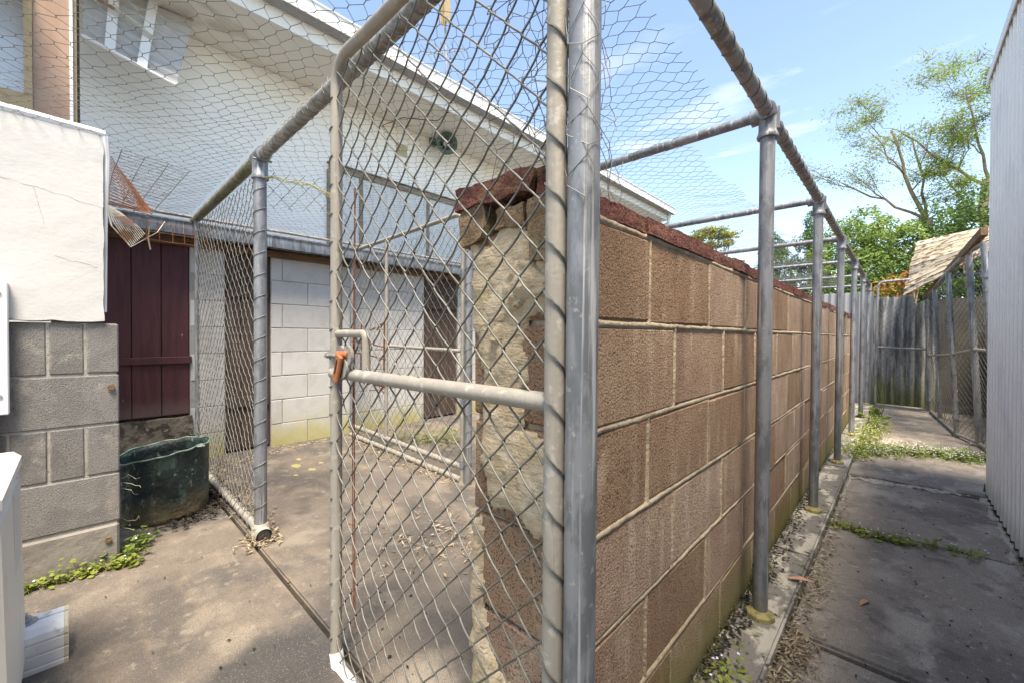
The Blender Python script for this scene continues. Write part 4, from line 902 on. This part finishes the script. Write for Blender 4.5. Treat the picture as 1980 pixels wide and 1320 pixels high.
# ------------------------------------------------------------------ end of alley: corrugated iron behind a pipe gate
def corrugated(name, P, U, width, z0, z1f, m, parent, amp=.016, pitch=.076, nrm=(0, -1), label=None):
    vs = []; fs = []; n = int(width / pitch * 8)
    for i in range(n + 1):
        s = width * i / n; d = amp * math.sin(s / pitch * 2 * math.pi); 
        for z in (z0(s), z1f(s)): vs.append((P[0] + U[0] * s + nrm[0] * d, P[1] + U[1] * s + nrm[1] * d, z))
    for i in range(n): fs.append((2 * i, 2 * i + 2, 2 * i + 3, 2 * i + 1))
    mb = MB(); mb.add(vs, fs); return mb.build(name, m, parent, smooth=True, label=label)
ci = thing('iron_screen', 'weathered corrugated iron screen with mossy foot closing the end of the alley', 'iron screen', (0, 7.98, 0))
corrugated('iron_sheet', (-.30, 7.99), (1, 0), .33, lambda s: -.05, lambda s: 1.50 + .006 * math.sin(s * 90), 'old_iron', ci, pitch=.1, amp=.032)
corrugated('iron_sheet', (.0, 8.0), (1, 0), .36, lambda s: -.06, lambda s: 1.49 + (.02 if s < .13 else -.07 + .02 * math.sin(s * 30)), 'old_iron', ci, pitch=.1, amp=.032)
fe = thing('iron_fence', 'pale corrugated iron boundary fence behind the far pipe rails', 'fence', (-2, 8.1, 0))
for k in range(5): corrugated('iron_sheet', (-3.7 + k * .68, 8.1), (1, 0), .69, lambda s: -.06, lambda s: 1.56 + .01 * k, 'roof_sheet', fe, pitch=.085)
pg = thing('pipe_gate', 'pipe gate with chain link in front of the corrugated iron screen', 'gate', (0, 7.9, 0))
m_ = MB(); m_.tube([(-.245, 7.9, -.05), (-.245, 7.9, 1.62)] + arc_bend((-.245, 7.9, 1.72), (0, 0, 1), (1, 0, 0), .09) + [(.3, 7.9, 1.73)], .017, 10)
m_.tube([(.285, 7.9, -.05), (.262, 7.9, 1.4)], .017, 10); m_.build('frame_tube', 'galv', pg, smooth=50)
m_ = MB(); m_.tube([(-.245, 7.9, .79), (.27, 7.9, .77)], .014, 8); m_.build('mid_rail', 'galv', pg, smooth=50)
m_ = MB(); m_.tube([(-.245, 7.9, -.03), (.29, 7.9, -.04)], .016, 8); m_.build('bottom_rail', 'gate_pipe', pg, smooth=50)
P0, P1 = chain_link((-.245, 7.89), (1, 0), .52, -.02, 1.4, r=.0018); V, F = wires(P0, P1, .0018, 3); np_mesh('chain_link', V, F, 'wire', pg, kind='stuff')

# ------------------------------------------------------------------ leaning kennel fence on the right
kf = thing('kennel_fence', 'leaning chain link kennel front of pipe posts under the flaking timber roof', 'fence', (.45, 6.5, -.08))
KP = [((.60, 5.25, -.08), (.50, 5.25, 1.72)), ((.55, 5.70, -.08), (.452, 5.7, 1.72)), ((.434, 6.13, -.08), (.348, 6.13, 1.6)), ((.367, 7.12, -.08), (.295, 7.14, 1.52)), ((.317, 7.86, -.08), (.25, 7.88, 1.46))]
for i, (a, b) in enumerate(KP):
    m_ = MB(); m_.tube([a, b], .0245 if i == 1 else .021, 12); po = m_.build('post', 'galv', kf, smooth=50)
    a_, b_ = Vector(a), Vector(b)
    for t in (.12, .85):
        p = a_.lerp(b_, t); m_ = MB(); m_.tube([p - Vector((0, 0, .02)), p + Vector((0, 0, .02))], .029, 10); m_.build('collar', 'galv', po, smooth=40)
    m_ = MB(); m_.helix(a_.lerp(b_, .15), a_.lerp(b_, .8), .0235, .09, .0016, seg=8); m_.build('binding_wire', 'wire_dark', po)
m_ = MB(); m_.tube([b for a, b in KP], .02, 10); m_.build('top_rail', 'galv_rail', kf, smooth=50)
m_ = MB(); m_.tube([Vector(a).lerp(Vector(b), .02) for a, b in KP], .016, 8); m_.build('bottom_rail', 'galv_rail', kf, smooth=50)
m_ = MB(); m_.tube([Vector(a).lerp(Vector(b), .50) for a, b in KP], .013, 8); m_.build('mid_rail', 'gate_pipe', kf, smooth=50)
m_ = MB(); m_.tube([(.47, 5.72, 1.70), (1.2, 6.0, 1.70)], .018, 10); m_.tube([(.36, 6.15, 1.2), (.36, 6.15, 1.48)] + arc_bend((.355, 6.15, 1.56), (0, 0, 1), (1, 0, 0), .06) + [(1.2, 6.25, 1.58)], .016, 10); m_.build('cross_rail', 'galv', kf, smooth=50)
S0 = []; S1 = []
for (a, b), (c, d) in zip(KP[:-1], KP[1:]):
    ln = math.hypot(c[0] - a[0], c[1] - a[1]); U = ((c[0] - a[0]) / ln, (c[1] - a[1]) / ln)
    P0, P1 = chain_link((a[0], a[1]), U, ln, -.06, b[2] + .0, r=.0022, w=.05, h=.034)
    for P in (P0, P1): P[:, 0] -= (P[:, 2] + .08) * .055
    S0.append(P0); S1.append(P1)
V, F = wires(np.concatenate(S0), np.concatenate(S1), .0018, 3); np_mesh('chain_link', V, F, 'wire', kf, kind='stuff')
kb = thing('kennel_wall', 'dark timber and iron back wall inside the right hand kennel', 'wall', (1.2, 6.5, 0))
for i in range(10):
    m_ = MB(); m_.box(.95 + .01 * (i % 2), 1.0, 4.6 + i * .38, 4.97 + i * .38, -.1, 1.5, .004); m_.build('panel', 'kennel_dark', kb)
m_ = MB(); m_.box(.34, 1.2, 8.02, 8.06, -.1, 1.45); m_.build('end_panel', 'kennel_dark', kb)
kr = thing('timber_roof', 'sloping roof of flaking white painted boards over the right hand kennel', 'roof', (.6, 7, 1.6))
Ca = Vector((.02, 7.75, 1.50)); Da = Vector((.60, 5.15, 1.70)); Ba = Vector((1.05, 6.6, 2.16)); Aa = Vector((.16, 8.75, 2.38))
nb = 10
for i in range(nb):
    t0, t1 = i / nb + .004, (i + 1) / nb - .002
    p = [Ca.lerp(Aa, t0), Da.lerp(Ba, t0), Da.lerp(Ba, t1), Ca.lerp(Aa, t1)]; nn = (p[1] - p[0]).cross(p[3] - p[0]).normalized() * .018
    j = random.uniform(-.006, .006); p = [q + Vector((0, j, j)) for q in p]; p[0].x += random.uniform(-.012, .012); p[3].x += random.uniform(-.012, .012)
    m_ = MB(); m_.add(p + [q - nn for q in p], [(0, 1, 2, 3), (7, 6, 5, 4), (0, 4, 5, 1), (1, 5, 6, 2), (2, 6, 7, 3), (3, 7, 4, 0)]); m_.build('board', 'flaky', kr)
m_ = MB(); p0, p1 = Vector((.235, 7.95, 1.47)), Vector((.49, 5.12, 1.80)); d = (p1 - p0); q = d.to_track_quat('Y', 'Z').to_matrix(); m_.cbox((p0 + p1) / 2, (.045, d.length, .07), .004, 0, q); m_.build('edge_beam', 'timber', kr)

# cream capped pier beyond the wall end
cpier = thing('block_pier', 'short pier with cream cap beyond the far end of the brown wall', 'pier', (-.55, 6.4, 0))
m_ = MB(); m_.box(-.62, -.43, 6.2, 6.5, -.1, 1.10, .006); m_.build('pier', 'dark_timber', cpier); m_ = MB(); m_.box(-.64, -.41, 6.18, 6.52, 1.104, 1.15, .006); m_.build('cap', 'cream', cpier)

# ------------------------------------------------------------------ vegetation
def leaves(C, N_, size, aspect=.55, curl=.0, up=.3):
    """leaf quads folded on the midrib at centres C with normals N_ """
    C = np.asarray(C); n = len(C); d = rng.normal(size=(n, 3)); d[:, 2] *= .6
    Nn = N_ / np.linalg.norm(N_, axis=1, keepdims=True)
    d -= Nn * (d * Nn).sum(1, keepdims=True); d /= np.linalg.norm(d, axis=1, keepdims=True); w = np.cross(Nn, d)
    s = size * rng.uniform(.6, 1.35, (n, 1))
    V = np.empty((n, 4, 3)); V[:, 0] = C - d * s * .5; V[:, 1] = C + w * s * aspect * .5 + Nn * s * .12; V[:, 2] = C + d * s * .5; V[:, 3] = C - w * s * aspect * .5 + Nn * s * .12
    F = (np.arange(n) * 4)[:, None] + np.array([[0, 1, 2, 3]])
    return V.reshape(-1, 3), F
def bush(name, blobs, n, size, m, label, cat, stem=None, aspect=.6, kind=None, group=None, base=None, inner=.55):
    root = thing(name, label, cat, base or (blobs[0][0], blobs[0][1], 0), group)
    C = []; NN = []
    vol = np.array([b[3] * b[4] * b[5] for b in blobs]) ** .67; vol = vol / vol.sum()
    for b, v in zip(blobs, vol):
        k = int(n * v); d = rng.normal(size=(k, 3)); d /= np.linalg.norm(d, axis=1, keepdims=True)
        lump = np.array([mn.noise(Vector(q) * 2.3 + Vector((b[0], b[1], b[2]))) for q in d.tolist()])[:, None]
        rad = (rng.uniform(inner, 1, (k, 1)) ** .5) * (1 + .35 * lump)
        C.append(np.array(b[:3]) + d * rad * np.array(b[3:6])); NN.append(d + rng.normal(0, .7, (k, 3)) + np.array([0, 0, .5]))
    C = np.concatenate(C); NN = np.concatenate(NN)
    cl = np.array([mn.noise(Vector(c) * 3.1) for c in C.tolist()]); ok = cl > -.22; C, NN = C[ok], NN[ok]
    V, F = leaves(C, NN, size, aspect); np_mesh('foliage', V, F, m, root, smooth=False)
    mb = MB()
    for b in blobs[::2]:
        x, y = b[0], b[1]; mb.tube([(x, y, -.1), (x + .05, y, b[2] * .5), (x - .03, y + .02, b[2] + b[5] * .3)], [.06, .045, .02], 6)
        for q in range(5):
            a = random.uniform(0, 6.3); mb.tube([(x, y, b[2] * random.uniform(.4, .9)), (x + math.cos(a) * b[3] * .7, y + math.sin(a) * b[4] * .7, b[2] + b[5] * random.uniform(-.2, .6))], [.03, .01], 5)
    mb.build('trunk', 'bark', root, smooth=True)
    return root
random.seed(3)
bush('hedge_bush', [(-.95, 12.2, 2.5, .75, .8, 1.1), (-.55, 12.0, 3.0, .6, .7, .75), (-.15, 12.1, 2.6, .6, .7, .95), (-.7, 11.7, 2.1, .8, .6, .7)], 26000, .062, 'hedge_bright', 'bright green bush left of the open tree beyond the alley end', 'bush')
bush('hedge_bush', [(.75, 12.6, 3.0, .75, .8, .85), (1.25, 12.3, 3.1, .7, .8, .95), (.55, 12.3, 2.4, .8, .7, .9), (1.5, 12, 2.4, .9, .8, .9)], 26000, .062, 'hedge', 'darker green bush above the flaking timber roof', 'bush')
bush('hedge_bush', [(.15, 11.2, 1.7, .7, .5, .8), (-.7, 11.0, 1.5, .7, .5, .9), (.9, 11.3, 1.9, .7, .5, .8)], 17000, .06, 'hedge', 'darker lower green bush directly behind the iron screen', 'bush')  # same leaf colour as the darker hedge bush
bush('conifer_tree', [(-1.75, 13, 1.8, .6, .6, 1.3), (-1.68, 13, 2.8, .5, .42, 1.0), (-1.62, 13, 3.65, .26, .24, .6)], 20000, .07, 'conifer', 'tall feathery green conifer behind the second pipe post', 'tree', aspect=.35)
bush('conifer_tree', [(-2.7, 13.5, 1.7, .6, .6, 1.2), (-2.6, 13.5, 2.6, .5, .4, .9), (-2.55, 13.5, 3.3, .28, .25, .5)], 18000, .07, 'conifer', 'shorter feathery conifer left of the tall one', 'tree', aspect=.35)
bush('garden_bush', [(-4.2, 13.5, 2.1, .9, .7, 1.2), (-5.3, 14, 2.3, .9, .7, 1.2), (-3.3, 13, 1.8, .8, .6, 1.1), (-6.6, 14, 2.3, 1.0, .7, 1.0)], 19000, .08, 'hedge', 'dark garden bushes seen through the netting behind the brown wall', 'bush')
bush('yellow_tree', [(-6.4, 20, 5.75, .75, .6, .16), (-6.95, 20, 5.5, .75, .6, .16), (-5.8, 20, 5.45, .7, .6, .15), (-6.2, 20, 5.1, .9, .6, .16), (-6.6, 20, 4.7, .8, .6, .16), (-6, 20, 3.2, 1.3, .8, 1.0)], 12000, .1, 'yellow_leaf', 'flat layered yellow green tree far behind the house corner', 'tree', inner=.1)
bush('orange_shrub', [(-.1, 9.6, 1.72, .26, .2, .28), (-.3, 9.6, 1.6, .25, .2, .28), (.1, 9.5, 1.85, .16, .15, .22)], 900, .09, 'orange_leaf', 'orange and yellow leaved shrub above the corrugated iron screen', 'shrub', aspect=.35, inner=.1)
# open tree with crooked limbs
ot = thing('open_tree', 'open airy tree with crooked bare limbs against the sky', 'tree', (.75, 18, 0))
mb = MB(); tips = []
def limb(p, q, r0, r1, depth, wob=.06, child=4, spread=.9):
    p, q = Vector(p), Vector(q); n = 6; pts = []; rs = []; r0 *= .75 if depth < 4 else 1
    for i in range(n + 1):
        t = i / n; w = mn.noise_vector(p * .7 + Vector((t * 3, depth, 0))) * wob * (q - p).length * math.sin(math.pi * t) * 1.6
        pts.append(p.lerp(q, t) + w); rs.append(r0 + (r1 - r0) * t)
    mb.tube(pts, rs, 6 if depth < 2 else 4)
    if depth >= 3: tips.extend(pts[2:]); return
    for k in range(child):
        i = random.choice([2, 3, 4, 5, 6]); s = pts[i]; d = (q - p).normalized(); d = (d + Vector((random.uniform(-1, 1), random.uniform(-.8, .8), random.uniform(-.4, .42))) * spread).normalized()
        limb(s, s + d * (q - p).length * random.uniform(.35, .6), rs[i] * .6, rs[i] * .25, depth + 1, wob, child, spread)
    if depth >= 1: tips.extend(pts[4:])
random.seed(12)
limb((.75, 18, 0), (.55, 18, 4.6), .17, .13, 5)
limb((.55, 18, 4.5), (-.3, 17.8, 7.5), .09, .03, 0)
limb((.5, 18, 4.6), (-1.5, 17.7, 6.1), .06, .02, 1, child=6, spread=.5)
limb((.55, 18, 4.6), (.2, 18.3, 7.2), .06, .02, 1)
limb((1.9, 18, 0), (1.75, 18, 5.5), .14, .1, 5)
limb((1.75, 18, 5.3), (.0, 17.9, 7.3), .06, .02, 0)
limb((1.8, 18, 5.4), (1.35, 18.2, 8.0), .06, .02, 0)
limb((1.8, 18, 5.4), (2.3, 18.0, 7.4), .06, .02, 0)
limb((1.75, 18, 4.0), (1.0, 17.8, 5.5), .05, .02, 0)
for t_ in list(tips)[::2]:
    for q_ in range(2): d_ = Vector((random.gauss(0, .16), random.gauss(0, .16), random.gauss(.05, .1))); mb.tube([t_, t_ + d_], [.008, .003], 3, cap=False)
mb.build('trunk', 'bark', ot, smooth=True)
tips = [t for t in tips if random.random() < .55]; tp = np.array([list(t) for t in tips]); k = 13
C = np.repeat(tp, k, 0) + rng.normal(0, .19, (len(tp) * k, 3)) * np.array([1.2, 1.2, .6]); NN = rng.normal(0, .5, C.shape) + np.array([0, 0, 1.])
V, F = leaves(C, NN, .075, .4); np_mesh('foliage', V, F, 'airy_leaf', ot, smooth=False)

# ------------------------------------------------------------------ weeds and litter
def weed_patch(name, path, wdt, n, size, m, label, cat, z=0, hgt=.03, stuff=True, flowers=0, round_=.9):
    C = []; 
    for i in range(n):
        t = random.random() * (len(path) - 1); k = int(t); t -= k
        C.append((path[k][0] * (1 - t) + path[k + 1][0] * t + random.gauss(0, wdt), path[k][1] * (1 - t) + path[k + 1][1] * t + random.gauss(0, wdt), z + abs(random.gauss(0, hgt)) + .006))
    # rounded little leaves: hexagon discs, slightly cupped, with stalks
    vs = []; fs = []; sv = MB()
    for c in C:
        c = Vector(c); nrm = Vector((random.gauss(0, .35), random.gauss(0, .35), 1)).normalized(); u = nrm.orthogonal().normalized(); u.rotate(Matrix.Rotation(random.uniform(0, 6.3), 3, nrm)); w = nrm.cross(u)
        s = size * random.uniform(.5, 1.3) / 2; b = len(vs); vs.append(c - nrm * s * .25)
        for q in range(7):
            a = .35 + q * (6.283 - .7) / 6; rr = s * (1 if q % 2 else .86) * (round_ if 1 < q < 5 else 1); vs.append(c + u * math.cos(a) * rr + w * math.sin(a) * rr)
        for q in range(6): fs.append((b, b + 1 + q, b + 2 + q))
        if random.random() < .5: sv.tube([c - nrm * s * .2, Vector((c.x + random.uniform(-.02, .02), c.y + random.uniform(-.02, .02), z))], .0008, 3, cap=False)
    root = thing(name, label, cat, (path[0][0], path[0][1], z))
    mb = MB(); mb.add(vs, fs); mb.build('leaves', m, root, kind='stuff', smooth=True); sv.build('stems', 'weed', root, kind='stuff')
    if flowers:
        fb = MB()
        for i in range(flowers):
            c = Vector(random.choice(C)) + Vector((0, 0, random.uniform(.01, .03))); fb.cbox(c, (.006, .006, .004), .001, .001)
        fb.build('flowers', 'petal', root, kind='stuff')
    return root
weed_patch('weed_clump', [(-2.24, -.14), (-2.23, 0), (-2.22, .11), (-2.2, .16)], .014, 230, .022, 'weed', 'bright green round leaved weeds along the foot of the grey block wall', 'weeds', 0, .02, flowers=5)
weed_patch('weed_clump', [(-2.24, .13), (-2.33, .17), (-2.42, .2)], .03, 130, .022, 'weed_deep', 'green weeds at the wall corner in front of the dented tub', 'weeds', 0, .035, flowers=4)
weed_patch('weed_mat', [(-.27, 4.55), (.0, 4.95), (.3, 5.0), (.52, 5.1)], .10, 2400, .022, 'weed_deep', 'thick mat of small flowering weeds across the alley beyond the pale joint', 'weeds', -.07, .025, flowers=500)
weed_patch('weed_mat', [(-.27, 4.3), (-.23, 5.2), (-.18, 6.0), (-.2, 6.8)], .06, 1800, .024, 'weed', 'weeds spreading along the kerb in the far half of the alley', 'weeds', -.07, .04, flowers=300)
weed_patch('weed_clump', [(-.25, 2.78), (-.1, 2.74), (.06, 2.76)], .026, 300, .02, 'weed', 'creeping weeds in the slab joint beside the kerb', 'weeds', -.078, .014, flowers=20)
weed_patch('weed_clump', [(.08, 2.78), (.3, 2.86)], .012, 60, .018, 'weed', 'sparse weeds in the right part of the slab joint', 'weeds', -.078, .01, flowers=6)
weed_patch('weed_clump', [(-.36, 1.2), (-.33, 1.30)], .022, 40, .018, 'weed', 'small weeds on the kerb at the bottom edge of the view', 'weeds', -.035, .015, flowers=5)
weed_patch('weed_clump', [(-3.2, 1.95), (-2.7, 2.3)], .1, 260, .03, 'weed', 'pale green weeds behind the inner partition', 'weeds', 0, .06)
def rosette(name, x, y, z, n, ln, m, label, upright=.7):
    root = thing(name, label, 'plant', (x, y, z))
    for i in range(n):
        a = i * 2.4 + random.uniform(-.3, .3); e = R(random.uniform(25, 70)) * upright; d = Vector((math.cos(a) * math.cos(e), math.sin(a) * math.cos(e), math.sin(e))); w = d.cross(Vector((0, 0, 1))).normalized(); l = ln * random.uniform(.7, 1.2)
        P = [Vector((x, y, z)) + d * l * t - Vector((0, 0, 1)) * l * .25 * t * t for t in (0, .4, .65, .85, 1)]; ww = [.0015, .002, l * .16, l * .17, .001]
        vs = []; 
        for p, q in zip(P, ww): vs += [p - w * q, p - Vector((0, 0, q * .4)), p + w * q]
        m_ = MB(); m_.add(vs, [(3 * k + j, 3 * k + j + 1, 3 * k + 4 + j, 3 * k + 3 + j) for k in range(4) for j in (0, 1)]); m_.build('leaf', m, root, smooth=True)
rosette('seedling', .235, 2.78, -.078, 7, .085, 'weed', 'broad leaved green seedling in the slab joint near the metal shed')
rosette('seedling', .13, 2.80, -.078, 5, .075, 'weed', 'narrow upright seedling in the slab joint left of the broad one', 1.3)
rosette('tall_weed', -.2, 6.5, -.07, 12, .22, 'weed_deep', 'tall leafy weed standing at the far end of the kerb', 1.3)
m_ = MB()
for i in range(5):
    m_.tube([(-.2 + .01 * i, 6.5, -.07), (-.19 + .02 * i, 6.5, .2), (-.2 + .03 * i - .04, 6.5, .42)], .003, 4)
m_.build('weed_stalks', 'weed_deep', None) and None
tag(bpy.data.objects['weed_stalks'], 'thin stalks of the tall weed at the far kerb', 'plant')
def litter(name, path, wdt, n, ln, m, label, z, hgt=.01, wid=.18, cat='leaf litter'):
    vs = []; fs = []
    for i in range(n):
        t = random.random() * (len(path) - 1); k = int(t); t -= k
        c = Vector((path[k][0] * (1 - t) + path[k + 1][0] * t + random.gauss(0, wdt), path[k][1] * (1 - t) + path[k + 1][1] * t + random.gauss(0, wdt), z + .004 + abs(random.gauss(0, hgt))))
        a = random.uniform(0, 6.3); l = ln * random.uniform(.4, 1.4); d = Vector((math.cos(a), math.sin(a), random.gauss(0, .25))).normalized(); w = Vector((-d.y, d.x, random.gauss(0, .5))).normalized()
        b = len(vs); q = l * wid * random.uniform(.6, 1.4); vs += [c - d * l / 2, c + w * q / 2 + Vector((0, 0, q * .3)), c + d * l / 2 + Vector((0, 0, l * .08)), c - w * q / 2 + Vector((0, 0, q * .3)), c + Vector((0, 0, -.001))]
        fs += [(b, b + 1, b + 4), (b + 1, b + 2, b + 4), (b + 2, b + 3, b + 4), (b + 3, b, b + 4)]
    mb = MB(); mb.add(vs, fs); return tag(mb.build(name, m), label, cat, kind='stuff')
litter('leaf_litter', [(-.24, 1.2), (-.22, 1.5), (-.235, 1.65)], .028, 750, .03, 'leaf_litter', 'dry brown leaves piled in the alley against the kerb near the camera', -.078, .012)
litter('leaf_litter', [(-.235, 1.7), (-.23, 2.1), (-.24, 2.6), (-.24, 3.3)], .02, 520, .026, 'leaf_litter', 'scattered dry leaves along the foot of the kerb', -.08, .006)
litter('leaf_litter', [(-.38, 1.2), (-.37, 2.0), (-.38, 3.2)], .018, 420, .018, 'debris', 'black crumbs of dirt on top of the kerb', -.036, .006, .5)
litter('leaf_litter', [(-.40, 1.0), (-.398, 2.0), (-.4, 4.5)], .006, 900, .012, 'moss', 'dark moss crumbs where the brown wall meets the kerb', -.036, .008, .6)
litter('leaf_litter', [(-1.55, .95), (-1.35, 1.15), (-1.7, 1.25)], .10, 230, .035, 'leaf_litter', 'drift of dry leaves on the concrete behind the gate', .002, .006)
litter('leaf_litter', [(-2.0, .545), (-2.1, .58)], .035, 260, .035, 'leaf_litter', 'dry leaves gathered round the foot of the freestanding post', .002, .01)
litter('leaf_litter', [(-2.5, .32), (-2.6, .5), (-2.9, .52), (-3.2, .5)], .045, 700, .03, 'debris', 'dark leaf dirt round the foot of the tub', .002, .006, .3)
litter('leaf_litter', [(-2.2, .62), (-2.8, .64), (-3.4, .66), (-3.6, 1.3), (-3.6, 2.2)], .04, 600, .03, 'leaf_litter', 'dry leaves under the chain link panel and along the shed wall', .002, .005)
litter('leaf_litter', [(.37, 2.3), (.40, 2.6), (.41, 3.0)], .018, 260, .022, 'leaf_litter', 'pale dry leaves against the foot of the metal shed', -.078, .008)
litter('leaf_litter', [(-2.0, 1.6), (-2.6, 1.6), (-3.3, 1.62)], .04, 420, .03, 'leaf_litter', 'dry leaves along the bottom rail of the inner partition', .002, .006)
litter('leaf_litter', [(-2.9, -.1), (-2.2, .3), (-1.2, .4), (-.7, .3), (-1.2, .9), (-1.2, 2)], .35, 160, .012, 'debris', 'tiny dark bits scattered over the yard concrete', .001, .001, .5)
litter('leaf_litter', [(-.1, 1.3), (.1, 2), (.2, 3), (.1, 4)], .15, 130, .012, 'debris', 'tiny dark bits scattered over the alley concrete', -.08, .001, .5)
def single_leaf(x, y, z, a, l, label):
    d = Vector((math.cos(a), math.sin(a), 0)); w = Vector((-d.y, d.x, 0)); vs = []
    for t, q in ((0, .02), (.2, .10), (.5, .15), (.8, .09), (1, .01)):
        p = Vector((x, y, z + .003 + .012 * math.sin(t * 3.1))) + d * l * t + w * .2 * l * t * t; vs += [p - w * q * l, p + Vector((0, 0, -.003)), p + w * q * l]
    m_ = MB(); m_.add(vs, [(3 * k + j, 3 * k + j + 1, 3 * k + 4 + j, 3 * k + 3 + j) for k in range(4) for j in (0, 1)]); tag(m_.build('fallen_leaf', 'dry_leaf', smooth=True), label, 'leaf')
single_leaf(-.095, 2.0, -.079, 1.0, .06, 'single curled orange leaf lying in the middle of the near alley slab')
single_leaf(-.31, 1.93, -.035, .2, .09, 'long orange leaf lying across the kerb edge')
# dry grass stalks
m_ = MB()
for i in range(36):
    x, y = -.26 + random.gauss(0, .03), 1.95 + random.gauss(0, .1); a = random.uniform(0, 6.3); l = random.uniform(.05, .16)
    m_.tube([(x, y, -.07 + random.uniform(0, .02)), (x + math.cos(a) * l * .5, y + math.sin(a) * l * .5, -.05 + random.uniform(0, .02)), (x + math.cos(a + .5) * l, y + math.sin(a + .5) * l, -.072)], .001, 3)
tag(m_.build('dry_stalks', 'twig'), 'pale dry stalks tangled at the kerb between two pipe posts', 'dry stalks', kind='stuff')
m_ = MB()
for i in range(5):
    z = random.uniform(.12, .33); y = .125; pts = [Vector((-2.33, y, z))]
    for k in range(5): pts.append(pts[-1] + Vector((random.uniform(-.01, .02), random.uniform(0, .022), random.uniform(-.02, .015))))
    m_.tube(pts, .0007, 3)
tag(m_.build('dry_roots', 'twig'), 'thin dry roots sticking out from the grey wall corner', 'roots', kind='stuff')
# red-brown moss clump by the post on the kerb
mc = MB()
for i in range(500):
    x, y = -.40 + abs(random.gauss(0, .012)), 1.83 + random.gauss(0, .05); h = random.uniform(.01, .07) * math.exp(-((y - 1.83) / .07) ** 2)
    mc.tube([(x, y, -.04), (x + random.gauss(0, .006), y + random.gauss(0, .006), -.035 + h)], [.003, .0015], 3)
tag(mc.build('moss_clump', 'moss'), 'red brown moss clump at the wall foot behind the nearest kerb post', 'moss', kind='stuff')
# yellow lichen spots on yard concrete
lm = MT['yellow_spot'] = mat('yellow_spot', (.33, .31, .11), [((.24, .2, .13), 90, .5, .6, .7)], .95)
lb = MB()
for (x, y, r) in ((-3.05, 1.05, .05), (-2.9, 1.1, .035), (-3.2, 1.12, .03), (-3.0, 1.2, .025), (-2.85, .98, .02)):
    n = 14; b = len(lb.v); lb.v.append((x, y, .0045)); 
    for k in range(n): a = 6.283 * k / n; q = r * random.uniform(.7, 1.15); lb.v.append((x + math.cos(a) * q, y + math.sin(a) * q * .7, .003))
    for k in range(n): lb.f.append((b, b + 1 + k, b + 1 + (k + 1) % n))
tag(lb.build('lichen_spots', 'yellow_spot'), 'bright yellow lichen spots on the concrete before the shed wall', 'lichen', kind='stuff')

for pre, g_ in (('weed_', 'weeds growing at walls and in slab joints'), ('hedge_bush', 'bushes beyond the end of the alley'), ('conifer_tree', 'conifers beyond the alley'), ('plank_door', 'dark plank doors in the shed wall'), ('seedling', 'seedlings in the slab joint'), ('fallen_leaf', 'single fallen leaves'), ('leaf_litter', 'drifts of leaf litter'), ('wire_netting', 'hexagonal wire netting over the dog run')):
    for o in bpy.data.objects:
        if o.name.startswith(pre) and o.parent is None and 'category' in o and o.name != 'weed_stalks': o['group'] = g_
